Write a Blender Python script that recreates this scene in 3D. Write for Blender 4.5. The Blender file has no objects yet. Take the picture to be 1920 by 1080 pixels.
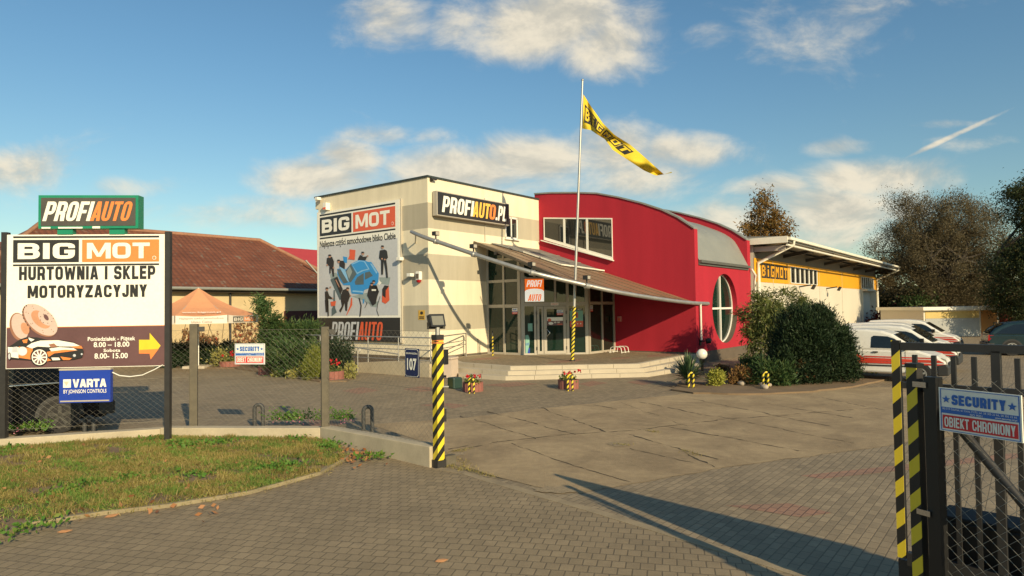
import bpy, bmesh, math, random
import numpy as np
from mathutils import Vector, Matrix
R = math.radians
random.seed(7); rng = np.random.default_rng(7)
sc = bpy.context.scene
col = sc.collection
# ------------------------------------------------------------------ camera
F_PX = 1232.0; PITCH = R(1.805); ROLL = R(.793); EYE = 2.5
fw = Vector((0, math.cos(PITCH), math.sin(PITCH)))
r0 = Vector((1, 0, 0)); u0 = r0.cross(fw)
cr = r0*math.cos(ROLL) - u0*math.sin(ROLL)
cu_ = r0*math.sin(ROLL) + u0*math.cos(ROLL)
cam = bpy.data.objects.new('camera', bpy.data.cameras.new('camera')); col.objects.link(cam)
cam.matrix_world = Matrix(((cr.x, cu_.x, -fw.x, 0), (cr.y, cu_.y, -fw.y, 0), (cr.z, cu_.z, -fw.z, EYE), (0, 0, 0, 1)))
cam.data.sensor_width = 36; cam.data.lens = 36*F_PX/1920
cam.data.clip_start = .05; cam.data.clip_end = 3000
sc.camera = cam
sc.view_settings.view_transform = 'Standard'; sc.view_settings.look = 'None'
sc.view_settings.exposure = 0.30; sc.view_settings.gamma = 1
def ray(px, py): return fw + cr*((px-960)/F_PX) - cu_*((py-540)/F_PX)
CAM = Vector((0, 0, EYE))
def G(px, py, z=0.0):
    d = ray(px, py); return CAM + d*((z-EYE)/d.z)
def at(px, py, Y):
    d = ray(px, py); return CAM + d*(Y/d.y)
# ------------------------------------------------------------------ sun + sky
SAZ = Vector((.475, -.880)); SEL = R(22.7)
sd = Vector((SAZ.x*math.cos(SEL), SAZ.y*math.cos(SEL), math.sin(SEL))).normalized()
sun = bpy.data.objects.new('sun', bpy.data.lights.new('sun', 'SUN')); col.objects.link(sun)
sun.data.energy = 4.6; sun.data.angle = R(.53); sun.data.color = (1, .81, .51)
sun.rotation_euler = sd.to_track_quat('Z', 'Y').to_euler()
world = bpy.data.worlds.new('World'); sc.world = world; world.use_nodes = True
class NT:
    def __init__(s, nt): s.nt = nt; s.n = nt.nodes; s.l = nt.links
    def new(s, t, **kw):
        nd = s.n.new(t)
        for k, v in kw.items(): setattr(nd, k, v)
        return nd
    def put(s, sock, v):
        if isinstance(v, bpy.types.NodeSocket): s.l.new(v, sock)
        elif v is not None: sock.default_value = v
    def math(s, op, a, b=None, c=None, clamp=False):
        nd = s.new('ShaderNodeMath', operation=op); nd.use_clamp = clamp
        for i, v in enumerate((a, b, c)):
            if v is not None: s.put(nd.inputs[i], v)
        return nd.outputs[0]
    def vmath(s, op, a, b=None, out=0):
        nd = s.new('ShaderNodeVectorMath', operation=op)
        s.put(nd.inputs[0], a)
        if b is not None: s.put(nd.inputs[1], b)
        return nd.outputs[out]
    def mix(s, f, a, b, mode='MIX'):
        nd = s.new('ShaderNodeMix', data_type='RGBA', blend_type=mode); nd.clamp_factor = True
        s.put(nd.inputs[0], f); s.put(nd.inputs[6], a if isinstance(a, bpy.types.NodeSocket) else (*a, 1)); s.put(nd.inputs[7], b if isinstance(b, bpy.types.NodeSocket) else (*b, 1))
        return nd.outputs[2]
    def noise(s, vec, scale, detail=4, rough=.55, dist=0):
        nd = s.new('ShaderNodeTexNoise'); s.put(nd.inputs['Vector'], vec)
        nd.inputs['Scale'].default_value = scale; nd.inputs['Detail'].default_value = detail
        nd.inputs['Roughness'].default_value = rough; nd.inputs['Distortion'].default_value = dist
        return nd.outputs[0]
    def ramp(s, f, a, b, smooth=True):
        nd = s.new('ShaderNodeMapRange'); nd.interpolation_type = 'SMOOTHSTEP' if smooth else 'LINEAR'
        s.put(nd.inputs[0], f); nd.inputs[1].default_value = a; nd.inputs[2].default_value = b
        return nd.outputs[0]
w = NT(world.node_tree); w.n.clear()
wo = w.new('ShaderNodeOutputWorld'); bg = w.new('ShaderNodeBackground'); w.l.new(bg.outputs[0], wo.inputs[0])
sky = w.new('ShaderNodeTexSky', sky_type='NISHITA'); sky.sun_disc = False
sky.sun_elevation = SEL; sky.sun_rotation = R(151.6); sky.altitude = 50; sky.air_density = 1.0; sky.dust_density = .4; sky.ozone_density = 1.6
bg.inputs[1].default_value = .098
tc = w.new('ShaderNodeTexCoord').outputs['Generated']
sx = w.new('ShaderNodeSeparateXYZ'); w.l.new(tc, sx.inputs[0])
yy = w.math('MAXIMUM', sx.outputs[1], .05)
uu = w.math('DIVIDE', sx.outputs[0], yy); vv = w.math('DIVIDE', sx.outputs[2], yy)
cmb = w.new('ShaderNodeCombineXYZ'); w.l.new(uu, cmb.inputs[0]); w.l.new(vv, cmb.inputs[1])
uv = cmb.outputs[0]
# cloud banks: place in the sky (as a slope of the view direction), half width, half height, weight
bank = None
for (px, py, rx, ry, wt) in ((1010, 45, 190, 75, .9), (1130, 85, 110, 65, .8), (720, 40, 110, 70, .55), (1195, 60, 60, 80, .5),
        (590, 335, 120, 45, .85), (655, 300, 70, 40, .8), (710, 256, 80, 22, .5), (810, 255, 60, 18, .4), (870, 320, 150, 50, .85), (1010, 300, 160, 50, .8),
        (1130, 290, 120, 60, .7), (1290, 285, 120, 40, .65), (1200, 330, 140, 50, .6),
        (30, 320, 100, 55, .75), (250, 350, 110, 24, .4), (1450, 350, 100, 26, .6), (1650, 335, 140, 40, .85), (1560, 400, 210, 60, .75),
        (1566, 277, 75, 20, .55), (1560, 40, 190, 90, .34), (1850, 265, 90, 18, .4), (1400, 410, 160, 40, .6), (500, 380, 130, 26, .4), (1330, 260, 60, 20, .5), (950, 345, 420, 40, .5), (1560, 440, 240, 40, .55), (430, 400, 240, 30, .42), (1480, 20, 110, 110, .36), (1330, 60, 60, 30, .3), (560, 350, 60, 30, .7), (1800, 232, 130, 9, .34)):
    d = ray(px, py)
    dv = w.vmath('SUBTRACT', uv, (d.x/d.y, d.z/d.y, 0))
    dv = w.vmath('MULTIPLY', dv, (F_PX/rx, F_PX/ry, 0))
    ln = w.vmath('LENGTH', dv, out=1)
    b = w.math('MULTIPLY', w.ramp(ln, 1.75, .1), wt*1.12)
    bank = b if bank is None else w.math('MAXIMUM', bank, b)
# an old contrail: a long thin slanting bank
ca_, cb_ = ray(1690, 300), ray(1905, 200)
a2 = Vector((ca_.x/ca_.y, ca_.z/ca_.y)); b2 = Vector((cb_.x/cb_.y, cb_.z/cb_.y)); ax2 = (b2-a2); hl = ax2.length/2*1.35; ax2.normalize(); mid2 = (a2+b2)/2
dv = w.vmath('SUBTRACT', uv, (mid2.x, mid2.y, 0))
s1 = w.math('DIVIDE', w.vmath('DOT_PRODUCT', dv, (ax2.x, ax2.y, 0), out=1), hl); s2 = w.math('DIVIDE', w.vmath('DOT_PRODUCT', dv, (-ax2.y, ax2.x, 0), out=1), .0052)
cc_ = w.new('ShaderNodeCombineXYZ'); w.l.new(s1, cc_.inputs[0]); w.l.new(s2, cc_.inputs[1])
bank = w.math('MAXIMUM', bank, w.math('MULTIPLY', w.ramp(w.vmath('LENGTH', cc_.outputs[0], out=1), 1.4, .1), .70))
wp = w.vmath('MULTIPLY', uv, (1, 1.7, 1))
n1 = w.noise(wp, 7.0, 9, .62, .35)
n1b = w.noise(w.vmath('ADD', wp, (.012, .03, 0)), 7.0, 5, .6, .35)
dens = w.math('ADD', bank, w.math('MULTIPLY', w.math('SUBTRACT', n1, .5), 1.45))
densb = w.math('ADD', bank, w.math('MULTIPLY', w.math('SUBTRACT', n1b, .5), 1.45))
mask = w.math('MULTIPLY', w.ramp(dens, .16, .92), w.ramp(sx.outputs[1], .05, .3))
lit = w.ramp(w.math('SUBTRACT', dens, densb), -.22, .20)
ccol = w.mix(lit, (5.0, 4.7, 3.9), (7.5, 6.7, 5.2))
hz = w.ramp(sx.outputs[2], .42, -.02)
tint = w.mix(hz, (.72, .98, 1.0), (.84, .92, .78))
skyc = w.mix(1.0, sky.outputs[0], tint, 'MULTIPLY')
w.l.new(w.mix(w.math('MULTIPLY', mask, .93), skyc, ccol), bg.inputs[0])
# ------------------------------------------------------------------ materials
MATS = {}
def lin(c): return tuple((v/255/12.92 if v/255 <= .04045 else ((v/255+.055)/1.055)**2.4) for v in c)
def base(name):
    m = bpy.data.materials.new(name); m.use_nodes = True
    t = NT(m.node_tree); p = t.n['Principled BSDF']
    return m, t, p
def mat(name, c, rough=.7, metal=0, var=.25, vs=3.0, bump=.0, bs=60, spec=.5, fine=0.12, streak=0):
    """plain surface with uneven colour (dirt, wear) and an optional fine relief; c is the base colour, linear"""
    if name in MATS: return MATS[name]
    m, t, p = base(name); MATS[name] = m
    p.inputs['Roughness'].default_value = rough; p.inputs['Metallic'].default_value = metal
    p.inputs['Specular IOR Level'].default_value = spec
    co = t.new('ShaderNodeTexCoord').outputs['Object']
    v = co
    if streak: v = t.vmath('MULTIPLY', co, (1, 1, .12))
    a = t.noise(v, vs, 5, .6); b = t.noise(co, vs*14, 3, .6)
    k = t.math('ADD', t.math('MULTIPLY', t.math('SUBTRACT', a, .5), 2*var), t.math('MULTIPLY', t.math('SUBTRACT', b, .5), 2*fine))
    k = t.math('ADD', k, 1.0)
    sc_ = t.new('ShaderNodeVectorMath', operation='SCALE'); sc_.inputs[0].default_value = c; t.l.new(k, sc_.inputs['Scale'])
    t.l.new(sc_.outputs[0], p.inputs['Base Color'])
    rr = t.math('ADD', t.math('MULTIPLY', t.math('SUBTRACT', a, .5), .25), rough, clamp=True); t.l.new(rr, p.inputs['Roughness'])
    if bump:
        bn = t.new('ShaderNodeBump'); bn.inputs['Strength'].default_value = bump; bn.inputs['Distance'].default_value = .01
        t.l.new(t.noise(co, bs, 4, .6), bn.inputs['Height']); t.l.new(bn.outputs[0], p.inputs['Normal'])
    return m
def paving(name, cols, bw, rh, mortar, rot, mcol, wear=.35, msize=.006, off=.5):
    m, t, p = base(name)
    co = t.new('ShaderNodeTexCoord').outputs['Object']
    mp = t.new('ShaderNodeMapping'); t.l.new(co, mp.inputs[0]); mp.inputs['Rotation'].default_value = (0, 0, rot)
    br = t.new('ShaderNodeTexBrick'); br.offset = off
    t.l.new(mp.outputs[0], br.inputs['Vector'])
    br.inputs['Scale'].default_value = 1; br.inputs['Brick Width'].default_value = bw; br.inputs['Row Height'].default_value = rh
    br.inputs['Mortar Size'].default_value = msize; br.inputs['Mortar Smooth'].default_value = .35; br.inputs['Bias'].default_value = 0
    br.inputs['Color1'].default_value = (*cols[0], 1); br.inputs['Color2'].default_value = (*cols[1], 1); br.inputs['Mortar'].default_value = (*mcol, 1)
    big = t.noise(co, .55, 5, .65); mid = t.noise(co, 5, 4, .65); fine = t.noise(co, 90, 3, .6)
    k = t.math('ADD', t.math('MULTIPLY', t.math('SUBTRACT', big, .5), 2*wear), t.math('MULTIPLY', t.math('SUBTRACT', mid, .5), .5))
    k = t.math('ADD', t.math('ADD', k, t.math('MULTIPLY', t.math('SUBTRACT', fine, .5), .5)), 1.0)
    s_ = t.new('ShaderNodeVectorMath', operation='SCALE'); t.l.new(br.outputs[0], s_.inputs[0]); t.l.new(k, s_.inputs['Scale'])
    # oil and damp stains
    st = t.ramp(t.noise(co, 1.6, 5, .7, .6), .60, .74)
    sand = t.ramp(t.noise(co, .8, 6, .74, .8), .52, .72)     # sand blown over the blocks hides their joints
    drop = t.ramp(t.noise(co, 7.0, 2, .5), .70, .76)
    c1_ = t.mix(t.math('MULTIPLY', sand, .75), s_.outputs[0], tuple(.55*(a+b) for a, b in zip(*cols)))
    c2_ = t.mix(t.math('MULTIPLY', st, .4), c1_, (.05, .043, .033))
    t.l.new(t.mix(t.math('MULTIPLY', drop, .45), c2_, (.045, .036, .026)), p.inputs['Base Color'])
    p.inputs['Roughness'].default_value = .78
    bn = t.new('ShaderNodeBump'); bn.inputs['Strength'].default_value = .7; bn.inputs['Distance'].default_value = .006
    h = t.math('SUBTRACT', t.math('MULTIPLY', fine, .35), br.outputs[1]); t.l.new(h, bn.inputs['Height']); t.l.new(bn.outputs[0], p.inputs['Normal'])
    return m
def leafmat(name, c1, c2, c3, trans=.25, rough=.6):
    m, t, p = base(name)
    g = t.new('ShaderNodeNewGeometry').outputs['Random Per Island']
    co = t.new('ShaderNodeTexCoord').outputs['Object']
    c = t.mix(t.ramp(g, .0, .6, False), c1, c2); c = t.mix(t.ramp(g, .72, 1., False), c, c3)
    k = t.math('ADD', t.math('MULTIPLY', t.noise(co, 1.3, 3), .9), .55)
    s_ = t.new('ShaderNodeVectorMath', operation='SCALE'); t.l.new(c, s_.inputs[0]); t.l.new(k, s_.inputs['Scale'])
    t.l.new(s_.outputs[0], p.inputs['Base Color']); p.inputs['Roughness'].default_value = rough; p.inputs['Specular IOR Level'].default_value = .25
    tr = t.new('ShaderNodeBsdfTranslucent'); t.l.new(s_.outputs[0], tr.inputs[0])
    mx = t.new('ShaderNodeMixShader'); mx.inputs[0].default_value = trans
    t.l.new(p.outputs[0], mx.inputs[1]); t.l.new(tr.outputs[0], mx.inputs[2]); t.l.new(mx.outputs[0], t.n['Material Output'].inputs[0])
    return m
def glassmat(name, c, rough=.02, ior=1.55, dirt=.05):
    m, t, p = base(name)
    co = t.new('ShaderNodeTexCoord').outputs['Object']
    n = t.noise(co, 1.2, 4)
    k = t.math('ADD', t.math('MULTIPLY', n, 1.0), .5)
    s_ = t.new('ShaderNodeVectorMath', operation='SCALE'); s_.inputs[0].default_value = c; t.l.new(k, s_.inputs['Scale'])
    t.l.new(s_.outputs[0], p.inputs['Base Color'])
    p.inputs['Roughness'].default_value = rough; p.inputs['IOR'].default_value = ior; p.inputs['Specular IOR Level'].default_value = .6
    return m
# ------------------------------------------------------------------ mesh builder
_tx = {}
def tmesh(s, bold, shear, sp):
    k = (s, bold, shear, sp)
    if k not in _tx:
        cu = bpy.data.curves.new('text', 'FONT'); cu.body = s; cu.offset = bold; cu.shear = shear; cu.space_character = sp; cu.resolution_u = 3
        o = bpy.data.objects.new('text', cu); me = bpy.data.meshes.new_from_object(o)
        v = np.array([x.co[:2] for x in me.vertices]); f = [list(q.vertices) for q in me.polygons]
        bpy.data.objects.remove(o); bpy.data.meshes.remove(me); bpy.data.curves.remove(cu)
        lo = v.min(0); hi = v.max(0)
        _tx[k] = ((v-lo)/(hi-lo), f)
    return _tx[k]
class MB:
    def __init__(s): s.v = []; s.f = []; s.m = []; s.sm = []; s.T = None
    def add(s, vs, fs, m=0, smooth=False):
        b = len(s.v)
        if s.T is not None: vs = [s.T @ Vector(v) for v in vs]
        s.v.extend([tuple(v) for v in vs])
        for f in fs: s.f.append([b+i for i in f]); s.m.append(m); s.sm.append(smooth)
        return s
    def bx(s, x0, x1, y0, y1, z0, z1, m=0):
        return s.add([(x0, y0, z0), (x1, y0, z0), (x1, y1, z0), (x0, y1, z0), (x0, y0, z1), (x1, y0, z1), (x1, y1, z1), (x0, y1, z1)],
                     [(3, 2, 1, 0), (4, 5, 6, 7), (0, 1, 5, 4), (1, 2, 6, 5), (2, 3, 7, 6), (3, 0, 4, 7)], m)
    def poly(s, pts, m=0): return s.add(pts, [list(range(len(pts)))], m)
    def p2(s, pts, y, m=0): return s.poly([(x, y, z) for x, z in pts], m)
    def rect(s, x0, z0, x1, z1, y, m=0): return s.p2([(x0, z0), (x1, z0), (x1, z1), (x0, z1)], y, m)
    def extr(s, pts, vec, m=0, mside=None):
        n = len(pts); a = [Vector(p) for p in pts]; b = [p+Vector(vec) for p in a]
        s.add(a+b, [list(range(n))[::-1], list(range(n, 2*n))], m)
        return s.add(a+b, [(i, (i+1) % n, n+(i+1) % n, n+i) for i in range(n)], m if mside is None else mside)
    def slab(s, pts, z0, z1, m=0): return s.extr([(x, y, z0) for x, y in pts], (0, 0, z1-z0), m)
    def tube(s, pts, r, n=8, m=0, smooth=True, caps=True):
        pts = [Vector(p) for p in pts]; rs = r if isinstance(r, (list, tuple)) else [r]*len(pts)
        up = None; vs = []
        for i, p in enumerate(pts):
            d = (pts[min(i+1, len(pts)-1)]-pts[max(i-1, 0)]).normalized()
            if up is None:
                a = Vector((0, 0, 1)) if abs(d.z) < .9 else Vector((1, 0, 0))
                up = d.cross(a).normalized()
            up = (up - d*up.dot(d)).normalized(); sd_ = d.cross(up)
            for k in range(n):
                t = 2*math.pi*(k+.5)/n; vs.append(p + up*(math.cos(t)*rs[i]) + sd_*(math.sin(t)*rs[i]))
        fs = []
        for i in range(len(pts)-1):
            for k in range(n): fs.append((i*n+k, i*n+(k+1) % n, (i+1)*n+(k+1) % n, (i+1)*n+k))
        s.add(vs, fs, m, smooth)
        if caps: s.add(vs[:n], [list(range(n))[::-1]], m); s.add(vs[-n:], [list(range(n))], m)
        return s
    def bar(s, a, b, w, h=None, m=0):
        h = h or w; a = Vector(a); b = Vector(b); d = (b-a).normalized()
        up = Vector((0, 0, 1)) if abs(d.z) < .95 else Vector((0, 1, 0))
        x = d.cross(up).normalized(); z = x.cross(d)
        vs = [p + x*(i*w/2) + z*(j*h/2) for p in (a, b) for i, j in ((-1, -1), (1, -1), (1, 1), (-1, 1))]
        return s.add(vs, [(3, 2, 1, 0), (4, 5, 6, 7), (0, 1, 5, 4), (1, 2, 6, 5), (2, 3, 7, 6), (3, 0, 4, 7)], m)
    def lathe(s, prof, c=(0, 0, 0), n=16, m=0, smooth=True):
        c = Vector(c); vs = []; fs = []
        for r_, z in prof:
            for k in range(n):
                t = 2*math.pi*k/n; vs.append(c + Vector((r_*math.cos(t), r_*math.sin(t), z)))
        for i in range(len(prof)-1):
            for k in range(n): fs.append((i*n+k, i*n+(k+1) % n, (i+1)*n+(k+1) % n, (i+1)*n+k))
        return s.add(vs, fs, m, smooth)
    def ball(s, c, r_, n=14, m=0, sq=1.0):
        return s.lathe([(max(1e-4, r_*math.sin(math.pi*i/10)), -r_*sq*math.cos(math.pi*i/10)) for i in range(11)], c, n, m)
    def text(s, st, x0, z0, x1, z1, y, m=0, bold=.03, shear=0., sp=1.0, dz=0.):
        """lettering in the local XZ plane, filling the box; dz raises its right end"""
        v, f = tmesh(st, bold, shear, sp)
        return s.add([(x0+(x1-x0)*a, y, z0+(z1-z0)*b+dz*a) for a, b in v], f, m)
    def disc(s, cx, cz, rx, rz, y, m=0, n=24, a0=0, a1=2*math.pi):
        return s.p2([(cx+rx*math.cos(a0+(a1-a0)*i/n), cz+rz*math.sin(a0+(a1-a0)*i/n)) for i in range(n+(0 if a1-a0 > 6.28 else 1))], y, m)
    def build(s, name, mats, parent=None, bevel=0, loc=None, rz=0):
        me = bpy.data.meshes.new(name); me.from_pydata(s.v, [], s.f)
        ms = mats if isinstance(mats, (list, tuple)) else [mats]
        for x in ms: me.materials.append(x)
        me.polygons.foreach_set('material_index', s.m); me.polygons.foreach_set('use_smooth', s.sm); me.update()
        o = bpy.data.objects.new(name, me); col.objects.link(o)
        if parent: o.parent = parent
        if loc is not None: o.location = loc
        o.rotation_euler.z = rz
        if bevel:
            b = o.modifiers.new('bevel', 'BEVEL'); b.width = bevel; b.segments = 2; b.limit_method = 'ANGLE'; b.angle_limit = R(40)
        return o
def tag(o, label=None, cat=None, group=None, kind=None):
    for k, v in (('label', label), ('category', cat), ('group', group), ('kind', kind)):
        if v: o[k] = v
    return o
def thing(name, label, cat, loc=(0, 0, 0), rz=0, group=None):
    o = bpy.data.objects.new(name, None); col.objects.link(o); o.empty_display_size = .2
    o.location = loc; o.rotation_euler.z = rz
    return tag(o, label, cat, group)
def struct(name, mb, m, **k): return tag(mb.build(name, m, **k), kind='structure')
def copy_tree(o, parent=None):
    c = o.copy(); col.objects.link(c)
    if parent: c.parent = parent
    for ch in list(o.children): copy_tree(ch, c)
    return c
class Fr:
    """a thing's own frame: origin on the ground and a heading"""
    def __init__(s, o, rz): s.o = Vector(o); s.rz = rz; s.M = Matrix.Translation(s.o) @ Matrix.Rotation(rz, 4, 'Z'); s.I = s.M.inverted()
    def loc(s, p): return s.I @ Vector(p)
    def on(s, px, py, ax, val):
        o = s.I @ CAM; d = s.I.to_3x3() @ ray(px, py); return o + d*((val-o[ax])/d[ax])
    def Y(s, px, py, y=0.): return s.on(px, py, 1, y)
    def X(s, px, py, x=0.): return s.on(px, py, 0, x)
    def thing(s, name, label, cat, group=None, off=(0, 0, 0)): return thing(name, label, cat, s.M @ Vector(off), s.rz, group)
def leaves(name, P, size, m, parent=None, asp=.4, dirs=None, jit=.7, loc=None):
    P = np.asarray(P, float); n = len(P)
    a = rng.normal(size=(n, 3))
    if dirs is not None: a = np.asarray(dirs) + a*jit
    a /= np.linalg.norm(a, axis=1, keepdims=True)+1e-9
    b = np.cross(a, rng.normal(size=(n, 3))); b /= np.linalg.norm(b, axis=1, keepdims=True)+1e-9
    s_ = (size*rng.uniform(.6, 1.35, n))[:, None]
    V = np.stack([P-a*s_, P+b*s_*asp, P+a*s_, P-b*s_*asp], 1).reshape(-1, 3)
    me = bpy.data.meshes.new(name); me.vertices.add(4*n); me.vertices.foreach_set('co', V.ravel())
    me.loops.add(4*n); me.loops.foreach_set('vertex_index', np.arange(4*n, dtype=np.int32))
    me.polygons.add(n); me.polygons.foreach_set('loop_start', np.arange(0, 4*n, 4, dtype=np.int32)); me.polygons.foreach_set('loop_total', np.full(n, 4, dtype=np.int32))
    me.materials.append(m); me.update(calc_edges=True)
    o = bpy.data.objects.new(name, me); col.objects.link(o)
    if parent: o.parent = parent
    if loc is not None: o.location = loc
    return o
def shell(ell, ncl, per, cr_, lo=.6, flat=1.0):
    """leaf clumps on and inside a union of ellipsoids: returns points, clump centres"""
    wts = np.array([(e[3]*e[4]*e[5])**.66 for e in ell]); wts /= wts.sum()
    idx = rng.choice(len(ell), ncl, p=wts); E = np.array(ell, float)[idx]
    d = rng.normal(size=(ncl, 3)); d /= np.linalg.norm(d, axis=1, keepdims=True)
    C = E[:, :3] + d*E[:, 3:6]*rng.uniform(lo, 1.0, (ncl, 1))
    P = np.repeat(C, per, 0) + rng.normal(size=(ncl*per, 3))*cr_*np.repeat(rng.uniform(.5, 1.3, (ncl, 1)), per, 0)*np.array([1, 1, flat])
    D = np.repeat(d, per, 0)
    return P, C, D
def limbs(mb, base_, forks, C, k, r_):
    for c in C[rng.choice(len(C), min(k, len(C)), replace=False)]:
        f = Vector(forks[rng.integers(len(forks))]); c = Vector(c)
        mid = f.lerp(c, .5) + Vector(rng.normal(size=3)*.12*(c-f).length) + Vector((0, 0, .08*(c-f).length))
        mb.tube([f, f.lerp(mid, .5)+Vector(rng.normal(size=3)*.03), mid, mid.lerp(c, .55), c], [r_, r_*.75, r_*.55, r_*.35, r_*.12], 5, caps=False)
# ------------------------------------------------------------------ heavy sign lettering drawn as strokes
def _rnd(pts, r_, closed, n=4):
    out = []; N_ = len(pts)
    for i, p in enumerate(pts):
        if not closed and i in (0, N_-1): out.append(p); continue
        a = Vector(pts[i-1]); b = Vector(p); c = Vector(pts[(i+1) % N_]); u_ = (a-b); v_ = (c-b)
        rx, ry = min(r_, .5*max(u_.length, 1e-6)), min(r_, .5*max(v_.length, 1e-6))
        p0, p1 = b+u_.normalized()*rx, b+v_.normalized()*ry
        for k in range(n+1):
            t = k/n; out.append(tuple(p0*(1-t)**2+b*(2*t*(1-t))+p1*t*t))
    return out
def glyph(ch, s, h, r_):
    """strokes of one capital in a unit box: s = upright weight, h = level weight, both as fractions of the box"""
    a, b = s/2, h/2; L, Rr, T, Bm = a, 1-a, 1-b, b; S = []; Q = []
    def st(pts, closed=False, rr=r_): S.append((_rnd(pts, rr, closed), closed))
    def stem(x): Q.append([(x-a, 0), (x+a, 0), (x+a, 1), (x-a, 1)])
    def bar(y, x0, x1): Q.append([(x0, y-b), (x1, y-b), (x1, y+b), (x0, y+b)])
    if ch == 'I': Q.append([(0, 0), (1, 0), (1, 1), (0, 1)])
    elif ch == '.': Q.append([(0, 0), (1, 0), (1, h*1.1), (0, h*1.1)])
    elif ch == 'O': st([(L, Bm), (Rr, Bm), (Rr, T), (L, T)], True)
    elif ch == '0': st([(L, Bm), (Rr, Bm), (Rr, T), (L, T)], True)
    elif ch == 'B': stem(L); st([(s*.8, T), (Rr-.03, T), (Rr-.03, .52), (s*.8, .52)]); st([(s*.8, .5), (Rr, .5), (Rr, Bm), (s*.8, Bm)])
    elif ch in 'PR':
        stem(L); m_ = .42; st([(s*.8, T), (Rr, T), (Rr, m_), (s*.8, m_)])
        if ch == 'R': Q.append([(1-s*1.05, 0), (1, 0), (1-s*.15, m_), (1-s*1.35, m_)])
    elif ch == 'C': st([(Rr, .64), (Rr, T), (L, T), (L, Bm), (Rr, Bm), (Rr, .36)])
    elif ch == 'G': st([(Rr, .68), (Rr, T), (L, T), (L, Bm), (Rr, Bm), (Rr, .5)]); bar(.46, .52, 1)
    elif ch == 'U': st([(L, 1), (L, Bm), (Rr, Bm), (Rr, 1)])
    elif ch == 'J': st([(L, .34), (L, Bm), (Rr, Bm), (Rr, 1)])
    elif ch == 'S': st([(Rr, .68), (Rr, T), (L, T), (L, .52), (Rr, .48), (Rr, Bm), (L, Bm), (L, .32)], False, r_*.8)
    elif ch == 'E': stem(L); bar(T, s*.8, 1); bar(.5, s*.8, .92); bar(Bm, s*.8, 1)
    elif ch == 'F': stem(L); bar(T, s*.8, 1); bar(.48, s*.8, .9)
    elif ch == 'L': stem(L); bar(Bm, s*.8, 1)
    elif ch == 'T': stem(.5); bar(T, 0, 1)
    elif ch == 'H': stem(L); stem(Rr); bar(.5, s*.8, 1-s*.8)
    elif ch == 'N': stem(L); stem(Rr); Q.append([(s*.1, 1), (s*1.25, 1), (1-s*.1, 0), (1-s*1.25, 0)])
    elif ch == 'M': stem(L); stem(Rr); Q.append([(s*.2, 1), (s*1.15, 1), (.5+s*.42, .12), (.5-s*.42, .12)]); Q.append([(1-s*.2, 1), (1-s*1.15, 1), (.5-s*.42, .12), (.5+s*.42, .12)])
    elif ch == 'A': q = s*.60; Q.append([(0, 0), (s*1.05, 0), (.5+s*.25, 1), (.5-q, 1)]); Q.append([(1, 0), (1-s*1.05, 0), (.5-s*.25, 1), (.5+q, 1)]); Q.append([(s*.9, .17), (1-s*.9, .17), (1-s*1.05, .17+h*.9), (s*1.05, .17+h*.9)])
    elif ch == 'V': Q.append([(0, 1), (s*1.05, 1), (.5+s*.25, 0), (.5-s*.55, 0)]); Q.append([(1, 1), (1-s*1.05, 1), (.5-s*.25, 0), (.5+s*.55, 0)])
    elif ch == 'W':
        for x in (0, 1): m_ = lambda v: v if x == 0 else 1-v; Q.append([(m_(0), 1), (m_(s), 1), (m_(.28+s*.35), 0), (m_(.28-s*.5), 0)]); Q.append([(m_(.28-s*.35), 0), (m_(.28+s*.5), 0), (m_(.5+s*.3), .9), (m_(.5-s*.5), .9)])
    elif ch == 'Y': Q.append([(.5-a, 0), (.5+a, 0), (.5+a, .46), (.5-a, .46)]); Q.append([(0, 1), (s*1.1, 1), (.5+a, .40), (.5-a, .40)]); Q.append([(1, 1), (1-s*1.1, 1), (.5-a, .40), (.5+a, .40)])
    elif ch == 'Z': bar(T, 0, 1); bar(Bm, 0, 1); Q.append([(0, h*.8), (s*1.2, h*.8), (1, 1-h*.8), (1-s*1.2, 1-h*.8)])
    elif ch == 'K': stem(L); Q.append([(s*.8, .36), (s*.8, .62), (1-s*1.15, 1), (1, 1)]); Q.append([(1-s*1.1, 0), (1, 0), (s*1.2, .66), (s*.85, .40)])
    elif ch == '1': stem(1-a); Q.append([(0, .74), (1-s, 1), (1-s, .8), (0, .6)])
    elif ch == '7': bar(T, 0, 1); Q.append([(.22, 0), (.22+s*1.1, 0), (1, 1-h*.6), (1-s*1.1, 1-h*.6)])
    P_ = list(Q)
    for path, closed in S:
        n_ = len(path); Ls = []
        for i, p in enumerate(path):
            pr = path[i-1] if (i or closed) else path[0]; nx = path[(i+1) % n_] if (i < n_-1 or closed) else path[-1]
            d = Vector(nx)-Vector(pr); d = d.normalized() if d.length > 1e-9 else Vector((1, 0)); nr = Vector((-d.y, d.x))
            Ls.append(((p[0]+nr.x*a, p[1]+nr.y*b), (p[0]-nr.x*a, p[1]-nr.y*b)))
        for i in range(n_ if closed else n_-1):
            A_, B_ = Ls[i], Ls[(i+1) % n_]; P_.append([A_[0], B_[0], B_[1], A_[1]])
    return P_
ADV = {'I': None, '.': None, 'M': 1.3, 'W': 1.45, 'T': .95, 'L': .85, 'F': .88, 'E': .88, 'A': 1.06, 'V': 1.06, '1': .62, ' ': .5, 'J': .85, 'Z': .95}
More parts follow.
